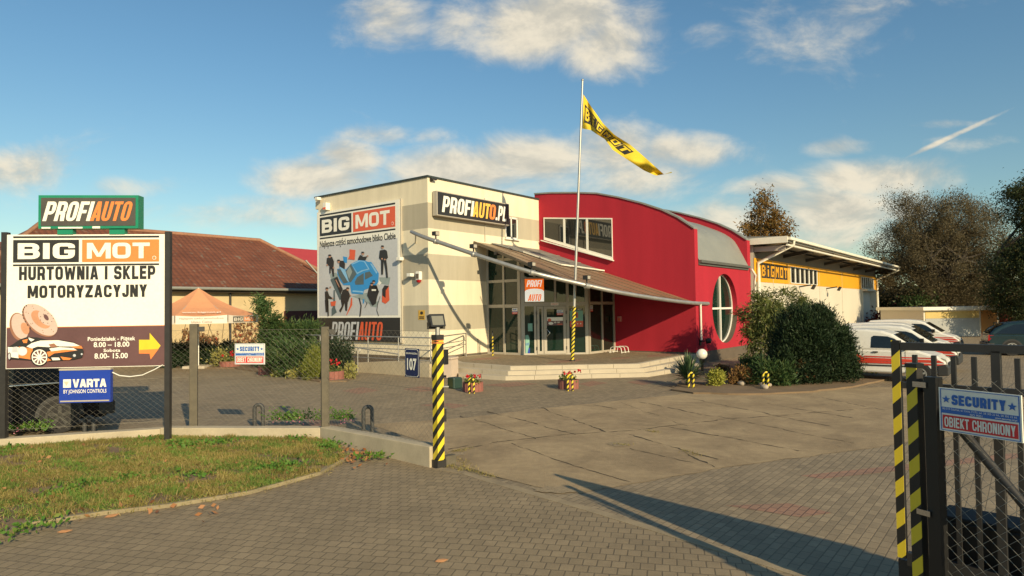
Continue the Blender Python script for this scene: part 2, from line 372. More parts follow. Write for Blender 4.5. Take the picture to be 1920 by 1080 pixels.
def heavy(mb, st, x0, z0, x1, z1, y, m=0, wt=.34, hz=None, gap=.10, slant=0., rnd=.22, dz=0.):
    """a line of heavy capitals filling the box; wt = upright stroke over letter width, hz = level stroke over height"""
    ad = [(wt*1.0 if c in 'I.' else ADV.get(c, 1.0)) for c in st]; tot = sum(ad)+gap*(len(st)-1); H_ = z1-z0; W = x1-x0-abs(slant)*H_; k = W/tot; x = x0
    hz = hz or min(.3, wt*k/H_*.92); lift = 0
    for c, a_ in zip(st, ad):
        if c != ' ':
            for poly in glyph(c, wt/a_ if c not in 'I.' else 1.0, hz, rnd):
                mb.p2([(x+u*a_*k+v*H_*slant, z0+v*H_+dz*(x-x0)/W) for u, v in poly], y-lift, m); lift = (lift+.00025) % .002
        x += (a_+gap)*k
    return mb
# ------------------------------------------------------------------ palette
M = {}
M['alu'] = mat('grey_aluminium', (.42, .38, .31), .45, 0, .08)
M['steel'] = mat('galvanised_steel', (.42, .41, .38), .42, .6, .2, 4)
M['darkmetal'] = mat('dark_painted_metal', (.028, .026, .024), .5, 0, .4, 5)
M['rustpost'] = mat('weathered_post_paint', (.105, .09, .062), .75, 0, .6, 6, .3, 80)
M['white'] = mat('white_plastic', (.78, .76, .68), .45, 0, .06)
M['whitepaint'] = mat('white_paint', (.72, .69, .58), .5, 0, .12, 4)
M['black'] = mat('black_plastic', (.012, .012, .012), .4, 0, .2)
M['rubber'] = mat('tyre_rubber', (.018, .017, .016), .8)
M['red'] = mat('red_render', (.395, .024, .04), .85, 0, .24, 1.1, .3, 120, .2, .08, 1)
M['plinth'] = mat('dark_plinth_render', (.115, .09, .065), .9, 0, .3, 2, .3, 90)
M['zinc'] = mat('zinc_sheet', (.27, .275, .245), .55, .2, .16, 1.2); M['gutterz'] = mat('dark_zinc_gutter', (.12, .12, .105), .55, .2, .2, 2)
M['capdark'] = mat('dark_roof_edging', (.035, .045, .04), .5)
M['signwhite'] = mat('sign_white_vinyl', (.86, .84, .74), .4, 0, .07, 1.2, .12, 3)
M['signdark'] = mat('sign_charcoal_vinyl', (.028, .027, .026), .4, 0, .1)
M['signorange'] = mat('sign_orange_vinyl', (.80, .24, .06), .4, 0, .08)
M['signred'] = mat('sign_red_vinyl', (.72, .12, .05), .4, 0, .06)
M['signgrey'] = mat('poster_grey_vinyl', (.53, .545, .565), .5, 0, .12, .6, .25, 2.5)
M['wine'] = mat('sign_brown_vinyl', (.13, .065, .065), .4, 0, .25, 1.5, .2, 4)
M['blue'] = mat('sign_blue_vinyl', (.015, .05, .36), .35, 0, .08)
M['navy'] = mat('navy_enamel', (.012, .022, .085), .25, 0, .1)
M['yellow'] = mat('yellow_paint', (.75, .55, .03), .5, 0, .15, 8)
M['secred'] = mat('sign_bright_red', (.66, .03, .035), .4)
M['secblue'] = mat('sign_mid_blue', (.03, .14, .48), .4)
M['kerb'] = mat('rough_concrete', (.45, .385, .27), .9, 0, .3, 2.2, .5, 60)
M['stepc'] = mat('pale_concrete_step', (.47, .41, .31), .85, 0, .18, 2, .3, 70)
M['soil'] = mat('dry_bare_soil', (.19, .13, .075), .95, 0, .4, 1.5, .8, 40)
M['bark'] = mat('grey_bark', (.045, .036, .026), .9, 0, .4, 8, .6, 40)
M['planter'] = mat('red_concrete_planter', (.27, .10, .075), .85, 0, .25, 6, .3, 60)
M['glass'] = glassmat('green_tinted_glass', (.008, .024, .017), .02, 1.45)
M['glassup'] = glassmat('grey_window_glass', (.02, .022, .02), .015, 1.7)
M['chrome'] = mat('bright_chrome', (.6, .62, .64), .15, 1, .05)
def stripes(name, pitch, axis, c1=(.72, .55, .03), c2=(.014, .013, .012)):
    """hazard stripes: slanting bands of yellow and black paint round a post"""
    m, t, p = base(name); s_ = t.new('ShaderNodeSeparateXYZ'); co = t.new('ShaderNodeTexCoord').outputs['Object']; t.l.new(co, s_.inputs[0])
    a = t.math('ADD', s_.outputs[2], t.math('MULTIPLY', t.math('ADD', t.math('MULTIPLY', s_.outputs[0], axis[0]), t.math('MULTIPLY', s_.outputs[1], axis[1])), 1.0))
    fr = t.math('FRACT', t.math('DIVIDE', a, pitch))
    k = t.math('GREATER_THAN', fr, .5)
    wear = t.ramp(t.noise(co, 30, 4, .7), .66, .72)
    c = t.mix(k, c1, c2); c = t.mix(t.math('MULTIPLY', wear, .5), c, (.2, .16, .09))
    t.l.new(c, p.inputs['Base Color']); p.inputs['Roughness'].default_value = .5
    return m
M['haz'] = stripes('hazard_stripes_wide', .23, (-1.1, 1.1))
M['hazs'] = stripes('hazard_stripes_narrow', .15, (-1.0, .4))
def office_wall():
    m, t, p = base('striped_render'); s_ = t.new('ShaderNodeSeparateXYZ'); co = t.new('ShaderNodeTexCoord').outputs['Object']; t.l.new(co, s_.inputs[0])
    fr = t.math('FRACT', t.math('DIVIDE', t.math('SUBTRACT', s_.outputs[2], .547), 2.146))
    k = t.math('GREATER_THAN', fr, .5)
    c = t.mix(k, (.73, .655, .49), (.425, .385, .295))
    v = t.vmath('MULTIPLY', co, (1, 1, .12))
    a = t.noise(v, 2.2, 7, .7); b = t.noise(co, .5, 4)
    kk = t.math('ADD', t.math('ADD', t.math('MULTIPLY', t.math('SUBTRACT', a, .5), .46), t.math('MULTIPLY', t.math('SUBTRACT', b, .5), .24)), 1.0)
    s2 = t.new('ShaderNodeVectorMath', operation='SCALE'); t.l.new(c, s2.inputs[0]); t.l.new(kk, s2.inputs['Scale'])
    t.l.new(s2.outputs[0], p.inputs['Base Color']); p.inputs['Roughness'].default_value = .9; p.inputs['Specular IOR Level'].default_value = .2
    bn = t.new('ShaderNodeBump'); bn.inputs['Strength'].default_value = .2; bn.inputs['Distance'].default_value = .004
    t.l.new(t.noise(co, 140, 3), bn.inputs['Height']); t.l.new(bn.outputs[0], p.inputs['Normal'])
    return m
M['office'] = office_wall()
# ------------------------------------------------------------------ ground
BRZ = R(51.78)                       # heading of the yard's buildings
C0 = Vector((-3.467, 27.266, 0)); dR = Vector((.6187, .7857, 0)); dL = Vector((-.7857, .6187, 0))
B = Fr(C0, BRZ)                      # x along the striped facade, y along the poster wall
gm = mat('far_dusty_ground', (.14, .115, .075), .95, 0, .4, .08, .4, 8)
struct('ground', MB().poly([(-900, -200, -.03), (900, -200, -.03), (900, 1500, -.03), (-900, 1500, -.03)]), gm)
M['yard'] = paving('grey_block_paving', ((.31, .24, .148), (.225, .175, .108)), .2, .1, .1, R(-51.8), (.155, .12, .072), .36, .007)
M['road'] = paving('road_block_paving', ((.29, .221, .131), (.245, .187, .110)), .138, .165, .1, R(13), (.145, .112, .066), .36, .008)
M['redblock'] = paving('red_block_paving', ((.33, .18, .115), (.28, .17, .11)), .2, .1, .1, R(-51.8), (.12, .075, .055), .25, .008)
struct('yard', MB().poly([(-45, 3, 0), (70, 3, 0), (70, 75, 0), (-45, 75, 0)]), M['yard'])
# road in front of the gate
roadpts = [G(-250, 1300), G(1900, 1300), G(1640, 1122), G(1400, 1046), G(1250, 1000), G(1101, 955), G(1000, 926), G(904, 898), G(870, 886), G(806, 879), G(600, 828), G(300, 825), G(-150, 850)]
struct('road', MB().poly([(p.x, p.y, .004) for p in roadpts]), M['road'])
kl = [G(820, 879), G(870, 887), G(904, 898), G(1000, 926), G(1101, 955), G(1250, 1000), G(1400, 1046), G(1640, 1122), G(1900, 1300)]
kb = MB()
for a, b in zip(kl[:-1], kl[1:]):
    n = Vector((-(b-a).y, (b-a).x, 0)).normalized()*.07
    kb.slab([(p.x, p.y) for p in (a-n, b-n, b+n, a+n)], -.02, .010)
struct('road_edging', kb, mat('worn_flush_edging', (.30, .235, .145), .95, 0, .5, 2.5, .5, 60))
# old concrete slabs
def concrete():
    m, t, p = base('worn_concrete_slab'); co = t.new('ShaderNodeTexCoord').outputs['Object']
    a = t.noise(co, .7, 6, .7, .5); b = t.noise(co, 6, 5, .7); f = t.noise(co, 160, 3, .7); v = t.new('ShaderNodeTexVoronoi'); v.inputs['Scale'].default_value = 55; t.l.new(co, v.inputs[0])
    c = t.mix(t.ramp(a, .3, .7), (.27, .196, .11), (.42, .31, .175))
    k = t.math('ADD', t.math('ADD', t.math('MULTIPLY', t.math('SUBTRACT', b, .5), .6), t.math('MULTIPLY', t.math('SUBTRACT', f, .5), .7)), 1.0)
    s_ = t.new('ShaderNodeVectorMath', operation='SCALE'); t.l.new(c, s_.inputs[0]); t.l.new(k, s_.inputs['Scale'])
    t.l.new(t.mix(t.math('MULTIPLY', t.ramp(t.noise(co, 1.1, 6, .75, 1), .6, .72), .4), s_.outputs[0], (.11, .088, .06)), p.inputs['Base Color'])
    p.inputs['Roughness'].default_value = .92
    bn = t.new('ShaderNodeBump'); bn.inputs['Strength'].default_value = .8; bn.inputs['Distance'].default_value = .008
    t.l.new(t.math('ADD', f, t.math('MULTIPLY', v.outputs[0], .8)), bn.inputs['Height']); t.l.new(bn.outputs[0], p.inputs['Normal'])
    return m
M['conc'] = concrete()
def wobble(pts, amp, step=.25, seed=1):
    rg = random.Random(seed); out = []
    for a, b in zip(pts, pts[1:]+pts[:1]):
        n = max(1, int((b-a).length/step))
        for i in range(n):
            out.append(a.lerp(b, i/n) + Vector((rg.uniform(-amp, amp), rg.uniform(-amp, amp), 0)))
    return out
cpts = [G(690, 796), G(860, 785), G(1010, 767), G(1300, 737), G(1500, 733), G(1660, 726), G(1800, 722), G(1990, 735), G(1900, 800), G(1650, 838), G(1400, 871), G(1180, 908), G(1085, 925), G(1000, 913), G(870, 876), G(830, 866), G(800, 830)]
struct('concrete_slabs', MB().poly([(p.x, p.y, .006) for p in wobble(cpts, .03)]), M['conc'])
# joints between the slabs, open and weedy, and the broken patches
M['joint'] = mat('open_slab_joint', (.075, .057, .034), .95, 0, .5, 9)
jm = MB(); rg = random.Random(5)
def joint(a, b, w_, seed=0):
    L = (b-a).length; n = max(2, int(L/.12)); t_ = (b-a)/L; nn = Vector((-t_.y, t_.x, 0)); off = 0; prev = None
    for i in range(n+1):
        off = off*.8 + rg.gauss(0, .018); w2 = w_*rg.uniform(.1, 1.1)
        if rg.random() < .16: w2 = .002
        c = a + t_*(L*i/n) + nn*off; q = (c-nn*w2/2, c+nn*w2/2)
        if prev: jm.poly([(*prev[0].xy, .0095), (*q[0].xy, .0095), (*q[1].xy, .0095), (*prev[1].xy, .0095)])
        prev = q
for (x0, y0, x1, y1, w_) in ((915, 772, 1076, 816, .06), (858, 777, 1003, 824, .03), (1014, 765, 1134, 811, .05), (1112, 760, 1157, 768, .05), (1165, 755, 1290, 800, .02), (1195, 754, 1334, 781, .06), (1298, 749, 1420, 772, .05),
        (1248, 800, 1345, 818, .07), (1208, 808, 1232, 811, .09), (1180, 815, 1345, 862, .06), (1283, 846, 1342, 877, .07), (958, 832, 1180, 905, .03), (1180, 842, 1300, 868, .03), (1420, 772, 1560, 800, .05), (1345, 818, 1500, 846, .05), (1345, 781, 1470, 806, .04), (1440, 757, 1600, 785, .04), (1540, 746, 1660, 770, .04), (1470, 806, 1600, 832, .03),
        (842, 848, 935, 829, .06), (935, 829, 1074, 815, .06), (1074, 815, 1200, 806, .05), (1200, 806, 1345, 788, .05), (1345, 788, 1480, 778, .05), (1480, 778, 1650, 765, .05), (840, 843, 880, 836, .08), (875, 880, 960, 902, .05)):
    joint(G(x0, y0), G(x1, y1), w_)
struct('slab_joints', jm, M['joint'])
M['rubble'] = mat('broken_aggregate', (.30, .23, .14), .95, 0, .8, 30, 1., 60)
pt = MB()
for cx, cy, rx, ry, sd_ in ((1045, 919, 45, 7, 3), (1160, 834, 26, 4, 4), (850, 852, 24, 5, 6)):
    c = G(cx, cy); e = G(cx+rx, cy); f_ = G(cx, cy-ry); rg2 = random.Random(sd_)
    a_ = (e-c).length; b_ = (f_-c).length
    pt.poly([(c.x+a_*math.cos(t)*k, c.y+b_*math.sin(t)*k, .012) for t, k in ((2*math.pi*i/22, rg2.uniform(.7, 1.1)) for i in range(22))])
struct('broken_patches', pt, M['rubble'])
# brick-red diamonds laid into the yard paving
rd = MB()
for quad in (((640, 733), (680, 726), (712, 732), (672, 739)), ((755, 730), (790, 724), (830, 730), (790, 735)), ((786, 760), (822, 755), (862, 758), (825, 764)), ((905, 722), (970, 716), (1010, 720), (950, 726)),
             ((1085, 720), (1110, 714), (1140, 718), (1105, 725)), ((1175, 717), (1200, 712), (1235, 716), (1205, 722)), ((560, 800), (600, 785), (640, 795), (620, 806)), ((838, 764), (862, 758), (880, 760), (850, 766)),
             ((1500, 892), (1900, 850), (1960, 854), (1540, 898)), ((1360, 948), (1480, 944), (1560, 962), (1500, 970))):
    q = [G(*p) for p in quad]; rd.poly([(p.x, p.y, .0035) for p in q])
struct('red_paving_patches', rd, M['redblock'])
# ------------------------------------------------------------------ striped office
def pz(y, x=0): return 5.60+.336*y-.02*x          # pitch of the entrance canopy
of = B.thing('office_building', 'cream and grey striped flat-roofed office with glazed corner entrance', 'building')
XR = 7.9
MB().bx(0, XR, 0, 7.55, 0, 8.04).bx(0, XR-.01, 7.55, 7.78, 7.5, 8.04).build('wall', M['office'], of)
MB().bx(-.05, XR+.02, -.05, .28, 8.04, 8.12).bx(-.05, .28, .28, 7.83, 8.04, 8.12).bx(.28, XR, 7.5, 7.83, 8.04, 8.12).build('roof_edging', M['capdark'], of)
MB().bx(-.012, XR, -.012, 0, 0, .53).bx(-.012, 0, 0, 7.5, 0, .53).build('plinth', M['plinth'], of)
wn = MB(); x0, x1, z0, z1 = 5.1, 6.06, 5.86, 6.92
wn.bx(x0, x1, -.05, -.004, z1-.08, z1).bx(x0, x1, -.05, -.004, z0, z0+.08).bx(x0, x0+.08, -.05, -.004, z0, z1).bx(x1-.08, x1, -.05, -.004, z0, z1).bx(x0+.42, x0+.5, -.05, -.004, z0, z1)
wf = wn.build('window', M['white'], of); MB().bx(x0+.08, x1-.08, -.02, -.006, z0+.08, z1-.08).build('pane', M['glassup'], wf)
MB().bx(x0-.05, x1+.1, -.12, -.004, z0-.05, z0-.002).build('window_sill', M['white'], of)
# one slim grey upright bar set against the facade above the canopy
MB().bar((3.62, -.02, 5.6), (3.62, -.02, 7.6), .035).build('downpipe', M['alu'], of)
# glazed bay
GP = [(3.76, 0), (3.74, -1.95), (5.65, -4.22), (XR, -4.26)]
fr_ = MB(); gl = MB(); zb = .45
secs = []
def bay(a, b, posts, rails, ztop):
    a = Vector((*a, 0)); b = Vector((*b, 0)); L = (b-a).length; t_ = (b-a)/L; nrm = Vector((t_.y, -t_.x, 0))
    if nrm.dot(Vector((-1, -1, 0))) < 0: nrm = -nrm
    def pt(s_, z, o=0.): p = a+t_*s_+nrm*o; return (p.x, p.y, z)
    def top(s_): p = a+t_*s_; return pz(p.y, p.x)-.07
    gl.poly([pt(0, zb, 0), pt(L, zb, 0), pt(L, top(L), 0), pt(0, top(0), 0)])
    for s_, w_ in posts:
        s0 = max(0, s_-w_/2); s1 = min(L, s_+w_/2)
        fr_.extr([pt(s0, zb, -.04), pt(s1, zb, -.04), pt(s1, zb, .05), pt(s0, zb, .05)], (0, 0, top((s0+s1)/2)-zb))
    ps = sorted([(max(0, s_-w_/2), min(L, s_+w_/2)) for s_, w_ in posts])
    for z, h in rails:
        for (p0, p1), (q0, q1) in zip(ps[:-1], ps[1:]):
            if min(top(p1), top(q0)) > z+h/2: fr_.extr([pt(p1, z-h/2, -.03), pt(p1, z-h/2, .04), pt(p1, z+h/2, .04), pt(p1, z+h/2, -.03)], Vector(pt(q0, 0))-Vector(pt(p1, 0)))
    for (p0, p1), (q0, q1) in zip(ps[:-1], ps[1:]):
        za, zb_ = top(p1), top(q0)
        fr_.extr([pt(p1, za-.1, -.03), pt(p1, za-.1, .04), pt(p1, za, .04), pt(p1, za, -.03)], Vector(pt(q0, zb_))-Vector(pt(p1, za)))
    secs.append((a, t_, nrm, L, pt, top))
bay(GP[0], GP[1], [(.05, .1), (1.0, .1), (1.88, .16)], [(zb+.05, .1), (2.62, .14), (3.75, .12), (4.72, .12)], None)
bay(GP[1], GP[2], [(.08, .16), (.62, .1), (1.52, .09), (2.06, .12), (2.90, .14)], [(zb+.04, .08), (2.68, .17), (3.82, .12)], None)
bay(GP[2], GP[3], [(.06, .14), (1.15, .09), (2.2, .1)], [(zb+.05, .1), (2.70, .13)], None)
fr_.build('curtain_wall_frame', M['alu'], of); gl.build('curtain_wall_glass', M['glass'], of)
# entrance doors in the middle section
a, t_, nrm, L, pt, top = secs[1]
def dbox(mb, s0, s1, z0, z1, o0, o1, m=0):
    p = [pt(s0, z0, o0), pt(s1, z0, o0), pt(s1, z0, o1), pt(s0, z0, o1)]; mb.extr(p, (0, 0, z1-z0), m)
dm = MB()
for s0, s1, z0, z1 in ((.70, .80, .49, 2.58), (.90, .98, .49, 2.58), (.80, .90, .49, .62), (.80, .90, 2.48, 2.58),
                       (1.0, 1.13, .49, 2.58), (1.86, 1.98, .49, 2.58), (1.13, 1.86, .49, .62), (1.13, 1.86, 2.46, 2.58)):
    dbox(dm, s0, s1, z0, z1, .051, .085)
dr = dm.build('door', M['alu'], of)
g2 = MB(); dbox(g2, .80, .90, .62, 2.48, .052, .058); dbox(g2, 1.13, 1.86, .62, 2.46, .052, .058); g2.build('pane', M['glass'], dr)
MB().tube([pt(1.1, 1.22, .09), pt(1.1, 1.22, .14), pt(1.26, 1.42, .16), pt(1.1, 1.62, .14), pt(1.1, 1.62, .09)], .018, 6).build('handle', M['chrome'], dr)
for s_ in (.69, 1.99):
    for z in (.75, 1.9, 2.3): hg = MB(); dbox(hg, s_-.02, s_+.02, z-.07, z+.07, .086, .11); hg.build('hinge', M['darkmetal'], dr)
# stickers and posters on the glass: they belong to the panes
M['paper'] = mat('green_tinted_paper', (.20, .42, .34), .6); M['teal'] = mat('teal_print', (.12, .38, .33), .5)
def FrS(sec, zlift=0):  # frame whose local -y is the outside of that bay section
    a, t_, nrm, L, pt, top = secs[sec]
    wa = B.M @ a; wt = (B.M.to_3x3() @ t_); return Fr((wa.x, wa.y, 0), math.atan2(wt.y, wt.x))
S0, S1, S2 = FrS(0), FrS(1), FrS(2)
def sticker(mb, x, z, w_, h, y):
    mb.rect(x, z, x+w_, z+h, y, 0).rect(x, z, x+w_, z+h*.36, y-.003, 1).rect(x, z+h*.40, x+w_, z+h*.5, y-.003, 2)
    mb.text('SECURITY', x+w_*.1, z+h*.62, x+w_*.9, z+h*.88, y-.003, 2, .04); mb.text('OBIEKT CHRONIONY', x+w_*.08, z+h*.1, x+w_*.92, z+h*.27, y-.006, 0, .03)
SEC = [M['signwhite'], M['secred'], M['secblue']]
def onsec(fr, name, label, cat, mb, mats):
    o = mb.build(name, mats, None, loc=fr.o, rz=fr.rz); return tag(o, label, cat)
mb = MB(); sticker(mb, 1.50, 2.26, .30, .27, -.055); onsec(S0, 'window_sticker', 'small white blue and red sticker at the top of the left glass bay', 'sticker', mb, SEC)
mb = MB(); sticker(mb, 1.58, 2.19, .28, .24, -.062); onsec(S1, 'window_sticker', 'small white and red sticker at the top corner of the entrance door glass', 'sticker', mb, SEC)
mb = MB(); sticker(mb, .08, 2.32, .22, .28, -.07); onsec(S2, 'window_sticker', 'small sticker on the frame right of the door poster', 'sticker', mb, SEC)
mb = MB().rect(1.32, 2.62, 1.66, 2.74, -.06, 0); mb.text('ZAPRASZAMY', 1.34, 2.645, 1.64, 2.715, -.064, 1, .0)
onsec(S1, 'door_label', 'narrow pale label on the frame above the entrance door', 'label', mb, [M['signwhite'], M['signred']])
mb = MB(); mb.rect(1.14, 1.76, 1.85, 2.1, -.062, 0).rect(1.14, 1.74, 1.85, 1.94, -.065, 2).disc(1.25, 1.98, .08, .07, -.068, 1).disc(1.31, 1.83, .11, .06, -.068, 0).text('8.00 - 18.00', 1.45, 1.84, 1.7, 1.91, -.068, 0).rect(1.6, 1.77, 1.82, 1.81, -.068, 1)
onsec(S1, 'door_poster', 'opening hours poster with brown band on the entrance door glass', 'poster', mb, [M['signwhite'], M['signred'], M['wine']])
mb = MB().rect(2.16, 1.66, 2.74, 2.42, -.02, 3).rect(2.16, 1.66, 2.74, 1.92, -.023, 1).rect(2.36, 2.06, 2.52, 2.30, -.023, 1).rect(2.39, 2.09, 2.49, 2.27, -.026, 2).rect(2.16, 2.38, 2.74, 2.48, -.023, 4).text('AUTO', 2.2, 2.40, 2.4, 2.46, -.026, 0).text('MOT', 2.5, 2.40, 2.68, 2.46, -.026, 0)
for i in range(4): mb.disc(2.24+.13*i, 1.80, .03, .03, -.026, 0, 8)
onsec(S1, 'entrance_poster', 'pale green and red poster behind the glass beside the flagpole', 'poster', mb, [M['signwhite'], M['signred'], M['planter'], M['paper'], M['signdark']])
mb = MB().rect(.30, 1.5, .50, 1.84, -.02, 0); onsec(S1, 'notice_sheet', 'green tinted paper notice in the narrow pane left of the door', 'notice', mb, M['paper'])
mb = MB().p2([(.18, .5), (.18, 1.32), (.30, 1.34), (.36, 1.2), (.36, .95), (.28, .52)], -.02, 0).p2([(.26, .5), (.37, .5), (.37, .78), (.31, .74)], -.023, 1).text('LUC', .19, .88, .35, .99, -.023, 1, .03)
onsec(S1, 'oil_advert', 'teal and blue advertising cut-out low in the narrow pane left of the door', 'advert', mb, [M['paper'], M['blue']])
# orange and white square sign over the door: a lit lightbox
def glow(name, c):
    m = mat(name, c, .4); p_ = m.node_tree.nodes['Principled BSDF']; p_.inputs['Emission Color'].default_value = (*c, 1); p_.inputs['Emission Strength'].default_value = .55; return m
mb = MB().bx(.18, 1.02, -.13, -.06, 2.80, 3.80, 3); k = -.134
mb.rect(.18, 2.80, 1.02, 3.80, k, 0); mb.p2([(.18, 2.80), (1.02, 2.80), (1.02, 3.24)]+[(.60+.42*math.cos(t), 3.24+.13*math.sin(t)) for t in [i*math.pi/10 for i in range(1, 10)]]+[(.18, 3.24)], k-.003, 1)
heavy(mb, 'PROFI', .25, 3.45, .95, 3.74, k-.006, 1, .36, None, .12, .22); heavy(mb, 'AUTO', .30, 2.83, .92, 3.12, k-.006, 0, .36, None, .12, .22)
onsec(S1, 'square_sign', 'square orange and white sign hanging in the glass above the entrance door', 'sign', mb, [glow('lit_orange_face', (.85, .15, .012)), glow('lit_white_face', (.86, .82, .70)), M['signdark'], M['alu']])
# ------------------------------------------------------------------ red hall
H = Fr(C0 + dR*XR, BRZ)
rh = H.thing('red_hall', 'crimson hall with curved gable walls and a round window', 'building')
YE = -8.27
prof = [(.25, 8.35), (-.8, 8.28), (-2.27, 8.11), (-3.47, 7.93), (-4.62, 7.61), (-5.72, 7.24), (-6.76, 6.81), (-7.51, 6.40), (YE, 5.85)]
def gable(x0, x1, zb_=.5):
    mb = MB(); mb.extr([(x0, y, z) for y, z in [(.25, zb_), (YE, zb_)]+prof[::-1]], (x1-x0, 0, 0)); return mb
X2a, X2b = 6.75, 7.2
gable(0, .36).build('gable_wall', M['red'], rh); gable(X2a, X2b).build('gable_wall', M['red'], rh)
for x0, x1 in ((-.05, .42), (X2a-.06, X2b+.06)):
    cap = MB()
    for (ya, za), (yb, zb_) in zip(prof[:-1], prof[1:]):
        cap.extr([(x0, ya, za+.003), (x1, ya, za+.003), (x1, ya, za+.075), (x0, ya, za+.075)], (0, yb-ya, zb_-za))
    cap.build('gable_coping', M['zinc'], rh)
rq = [H.X(*q, X2a) for q in ((1303, 418.3), (1320, 423.5), (1336.7, 429.4), (1350, 434.6), (1362, 440.6), (1376.7, 452), (1388.9, 472), (1398.9, 494.4))]
rp = [(.2, 7.9), (-2.5, 7.6), (-4.5, 7.2)]+[(q.y, q.z) for q in rq]; rp[-1] = (YE-.05, 4.5)
def dense(p, n=5):
    out = []
    for i in range(len(p)-1):
        for k in range(n):
            t = k/n; a0 = p[max(i-1, 0)]; a1 = p[i]; a2 = p[i+1]; a3 = p[min(i+2, len(p)-1)]
            out.append(tuple(.5*(2*a1[j]+(a2[j]-a0[j])*t+(2*a0[j]-5*a1[j]+4*a2[j]-a3[j])*t*t+(3*a1[j]-a0[j]-3*a2[j]+a3[j])*t**3) for j in (0, 1)))
    return out+[p[-1]]
rp2 = dense(rp); rm = MB(); vs = []
for y, z in rp2: vs += [(.36, y, z), (X2a, y, z)]
rm.add(vs, [(2*i, 2*i+1, 2*i+3, 2*i+2) for i in range(len(rp2)-1)], 0, True)
rm.build('barrel_roof', M['zinc'], rh)
MB().bx(.36, X2a, YE-.16, YE-.02, 4.40, 4.52).bx(.36, X2a, YE-.06, YE-.003, 4.30, 4.40).build('gutter', M['gutterz'], rh)
# side wall with round opening
cx, cz, rr = 3.50, 2.38, 1.63; Nn = 64
rw = MB(); x0, x1, z0, z1 = .36, X2a, .5, 4.5
sq = []; ci = []
for i in range(Nn):
    t = 2*math.pi*i/Nn; c_, s_ = math.cos(t), math.sin(t)
    kx = ((x1-cx) if c_ > 0 else (cx-x0))/max(abs(c_), 1e-6); kz = ((z1-cz) if s_ > 0 else (cz-z0))/max(abs(s_), 1e-6); k = min(kx, kz)
    sq.append((cx+k*c_, YE, cz+k*s_)); ci.append((cx+rr*c_, YE, cz+rr*s_))
corner = [(x1, YE, z1), (x0, YE, z1), (x0, YE, z0), (x1, YE, z0)]
rw.add(sq+ci, [(i, (i+1) % Nn, Nn+(i+1) % Nn, Nn+i) for i in range(Nn)])
for (px_, _, pz_) in corner:   # fill the four corner triangles
    i = min(range(Nn), key=lambda j: (sq[j][0]-px_)**2+(sq[j][2]-pz_)**2)
    for j in (i-1, i):
        a_, b_ = sq[j % Nn], sq[(j+1) % Nn]
        if abs(a_[0]-b_[0]) > 1e-4 and abs(a_[2]-b_[2]) > 1e-4: rw.poly([a_, b_, (px_, YE, pz_)])
rw.build('side_wall', M['red'], rh)
rv = MB(); inn = [(x, YE+.32, z) for x, _, z in ci]
for i in range(Nn):
    low = ci[i][2] < cz-.35
    rv.add([ci[i], ci[(i+1) % Nn], inn[(i+1) % Nn], inn[i]], [(0, 1, 2, 3)], 1 if low else 0)
rv.build('window_reveal', [M['red'], M['plinth']], rh)
gw = MB(); gw.poly([(cx+(rr-.01)*math.cos(2*math.pi*i/Nn), YE+.30, cz+(rr-.01)*math.sin(2*math.pi*i/Nn)) for i in range(Nn)])
wf = MB()
for i in range(Nn):
    a0, a1 = 2*math.pi*i/Nn, 2*math.pi*(i+1)/Nn
    P_ = [(cx+r_*math.cos(a), y, cz+r_*math.sin(a)) for r_, y in ((rr, YE+.24), (rr-.06, YE+.24), (rr-.06, YE+.29)) for a in (a0, a1)]
    wf.add(P_, [(0, 1, 3, 2), (2, 3, 5, 4)])
wf.bx(cx-.04, cx+.04, YE+.22, YE+.29, cz-rr+.05, cz+rr-.05).bx(cx-rr+.05, cx+rr-.05, YE+.225, YE+.289, cz-.045, cz+.045)
wo_ = wf.build('round_window', M['white'], rh); gw.build('pane', M['glass'], wo_)
MB().bx(-.015, X2b+.01, YE-.016, YE+.3, 0, .498).bx(-.015, .3, YE+.3, -.01, 0, .498).build('plinth', M['plinth'], rh)
# slanting strip window over the canopy
WF = Fr(H.o, R(-38.22))            # local x runs towards the right end of the front wall, -y is outside
q = [WF.Y(*p) for p in ((1020, 408), (1148, 409), (1148, 487), (1020, 449))]
xa, xb = q[0].x, q[1].x
def lz(i, j, x): return q[i].z+(q[j].z-q[i].z)*(x-xa)/(xb-xa)
wm = MB()
def wbar(x0, za0, za1, x1, zb0, zb1, d=.05):
    wm.extr([(x0, -d, za0), (x1, -d, zb0), (x1, -d, zb1), (x0, -d, za1)], (0, d-.003, 0))
wbar(xa, lz(0, 1, xa)-.06, lz(0, 1, xa), xb, lz(0, 1, xb)-.06, lz(0, 1, xb)); wbar(xa, lz(3, 2, xa)-.02, lz(3, 2, xa)+.12, xb, lz(3, 2, xb)-.02, lz(3, 2, xb)+.12)
for fx, w_ in ((0, .08), (.315, .11), (.65, .11), (1., .05)):
    x = xa+(xb-xa)*fx; x0 = max(xa, x-w_/2); x1 = min(xb, x+w_/2)
    wbar(x0, lz(3, 2, x0)+.1, lz(0, 1, x0)-.06, x1, lz(3, 2, x1)+.1, lz(0, 1, x1)-.06, .045)
so = wm.build('strip_window', M['white'], rh); so.matrix_parent_inverse = Matrix.Identity(4); so.rotation_euler.z = R(-90)
pm_ = MB().p2([(xa, lz(3, 2, xa)), (xb, lz(3, 2, xb)), (xb, lz(0, 1, xb)), (xa, lz(0, 1, xa))], -.02).build('pane', M['glassup'], so)
sl = MB(); sl.extr([(xa-.12, -.16, lz(3, 2, xa)-.07), (xb+.06, -.16, lz(3, 2, xb)-.07), (xb+.06, -.16, lz(3, 2, xb)-.025), (xa-.12, -.16, lz(3, 2, xa)-.025)], (0, .155, 0))
ss = sl.build('window_sill', M['white'], rh); ss.rotation_euler.z = R(-90)
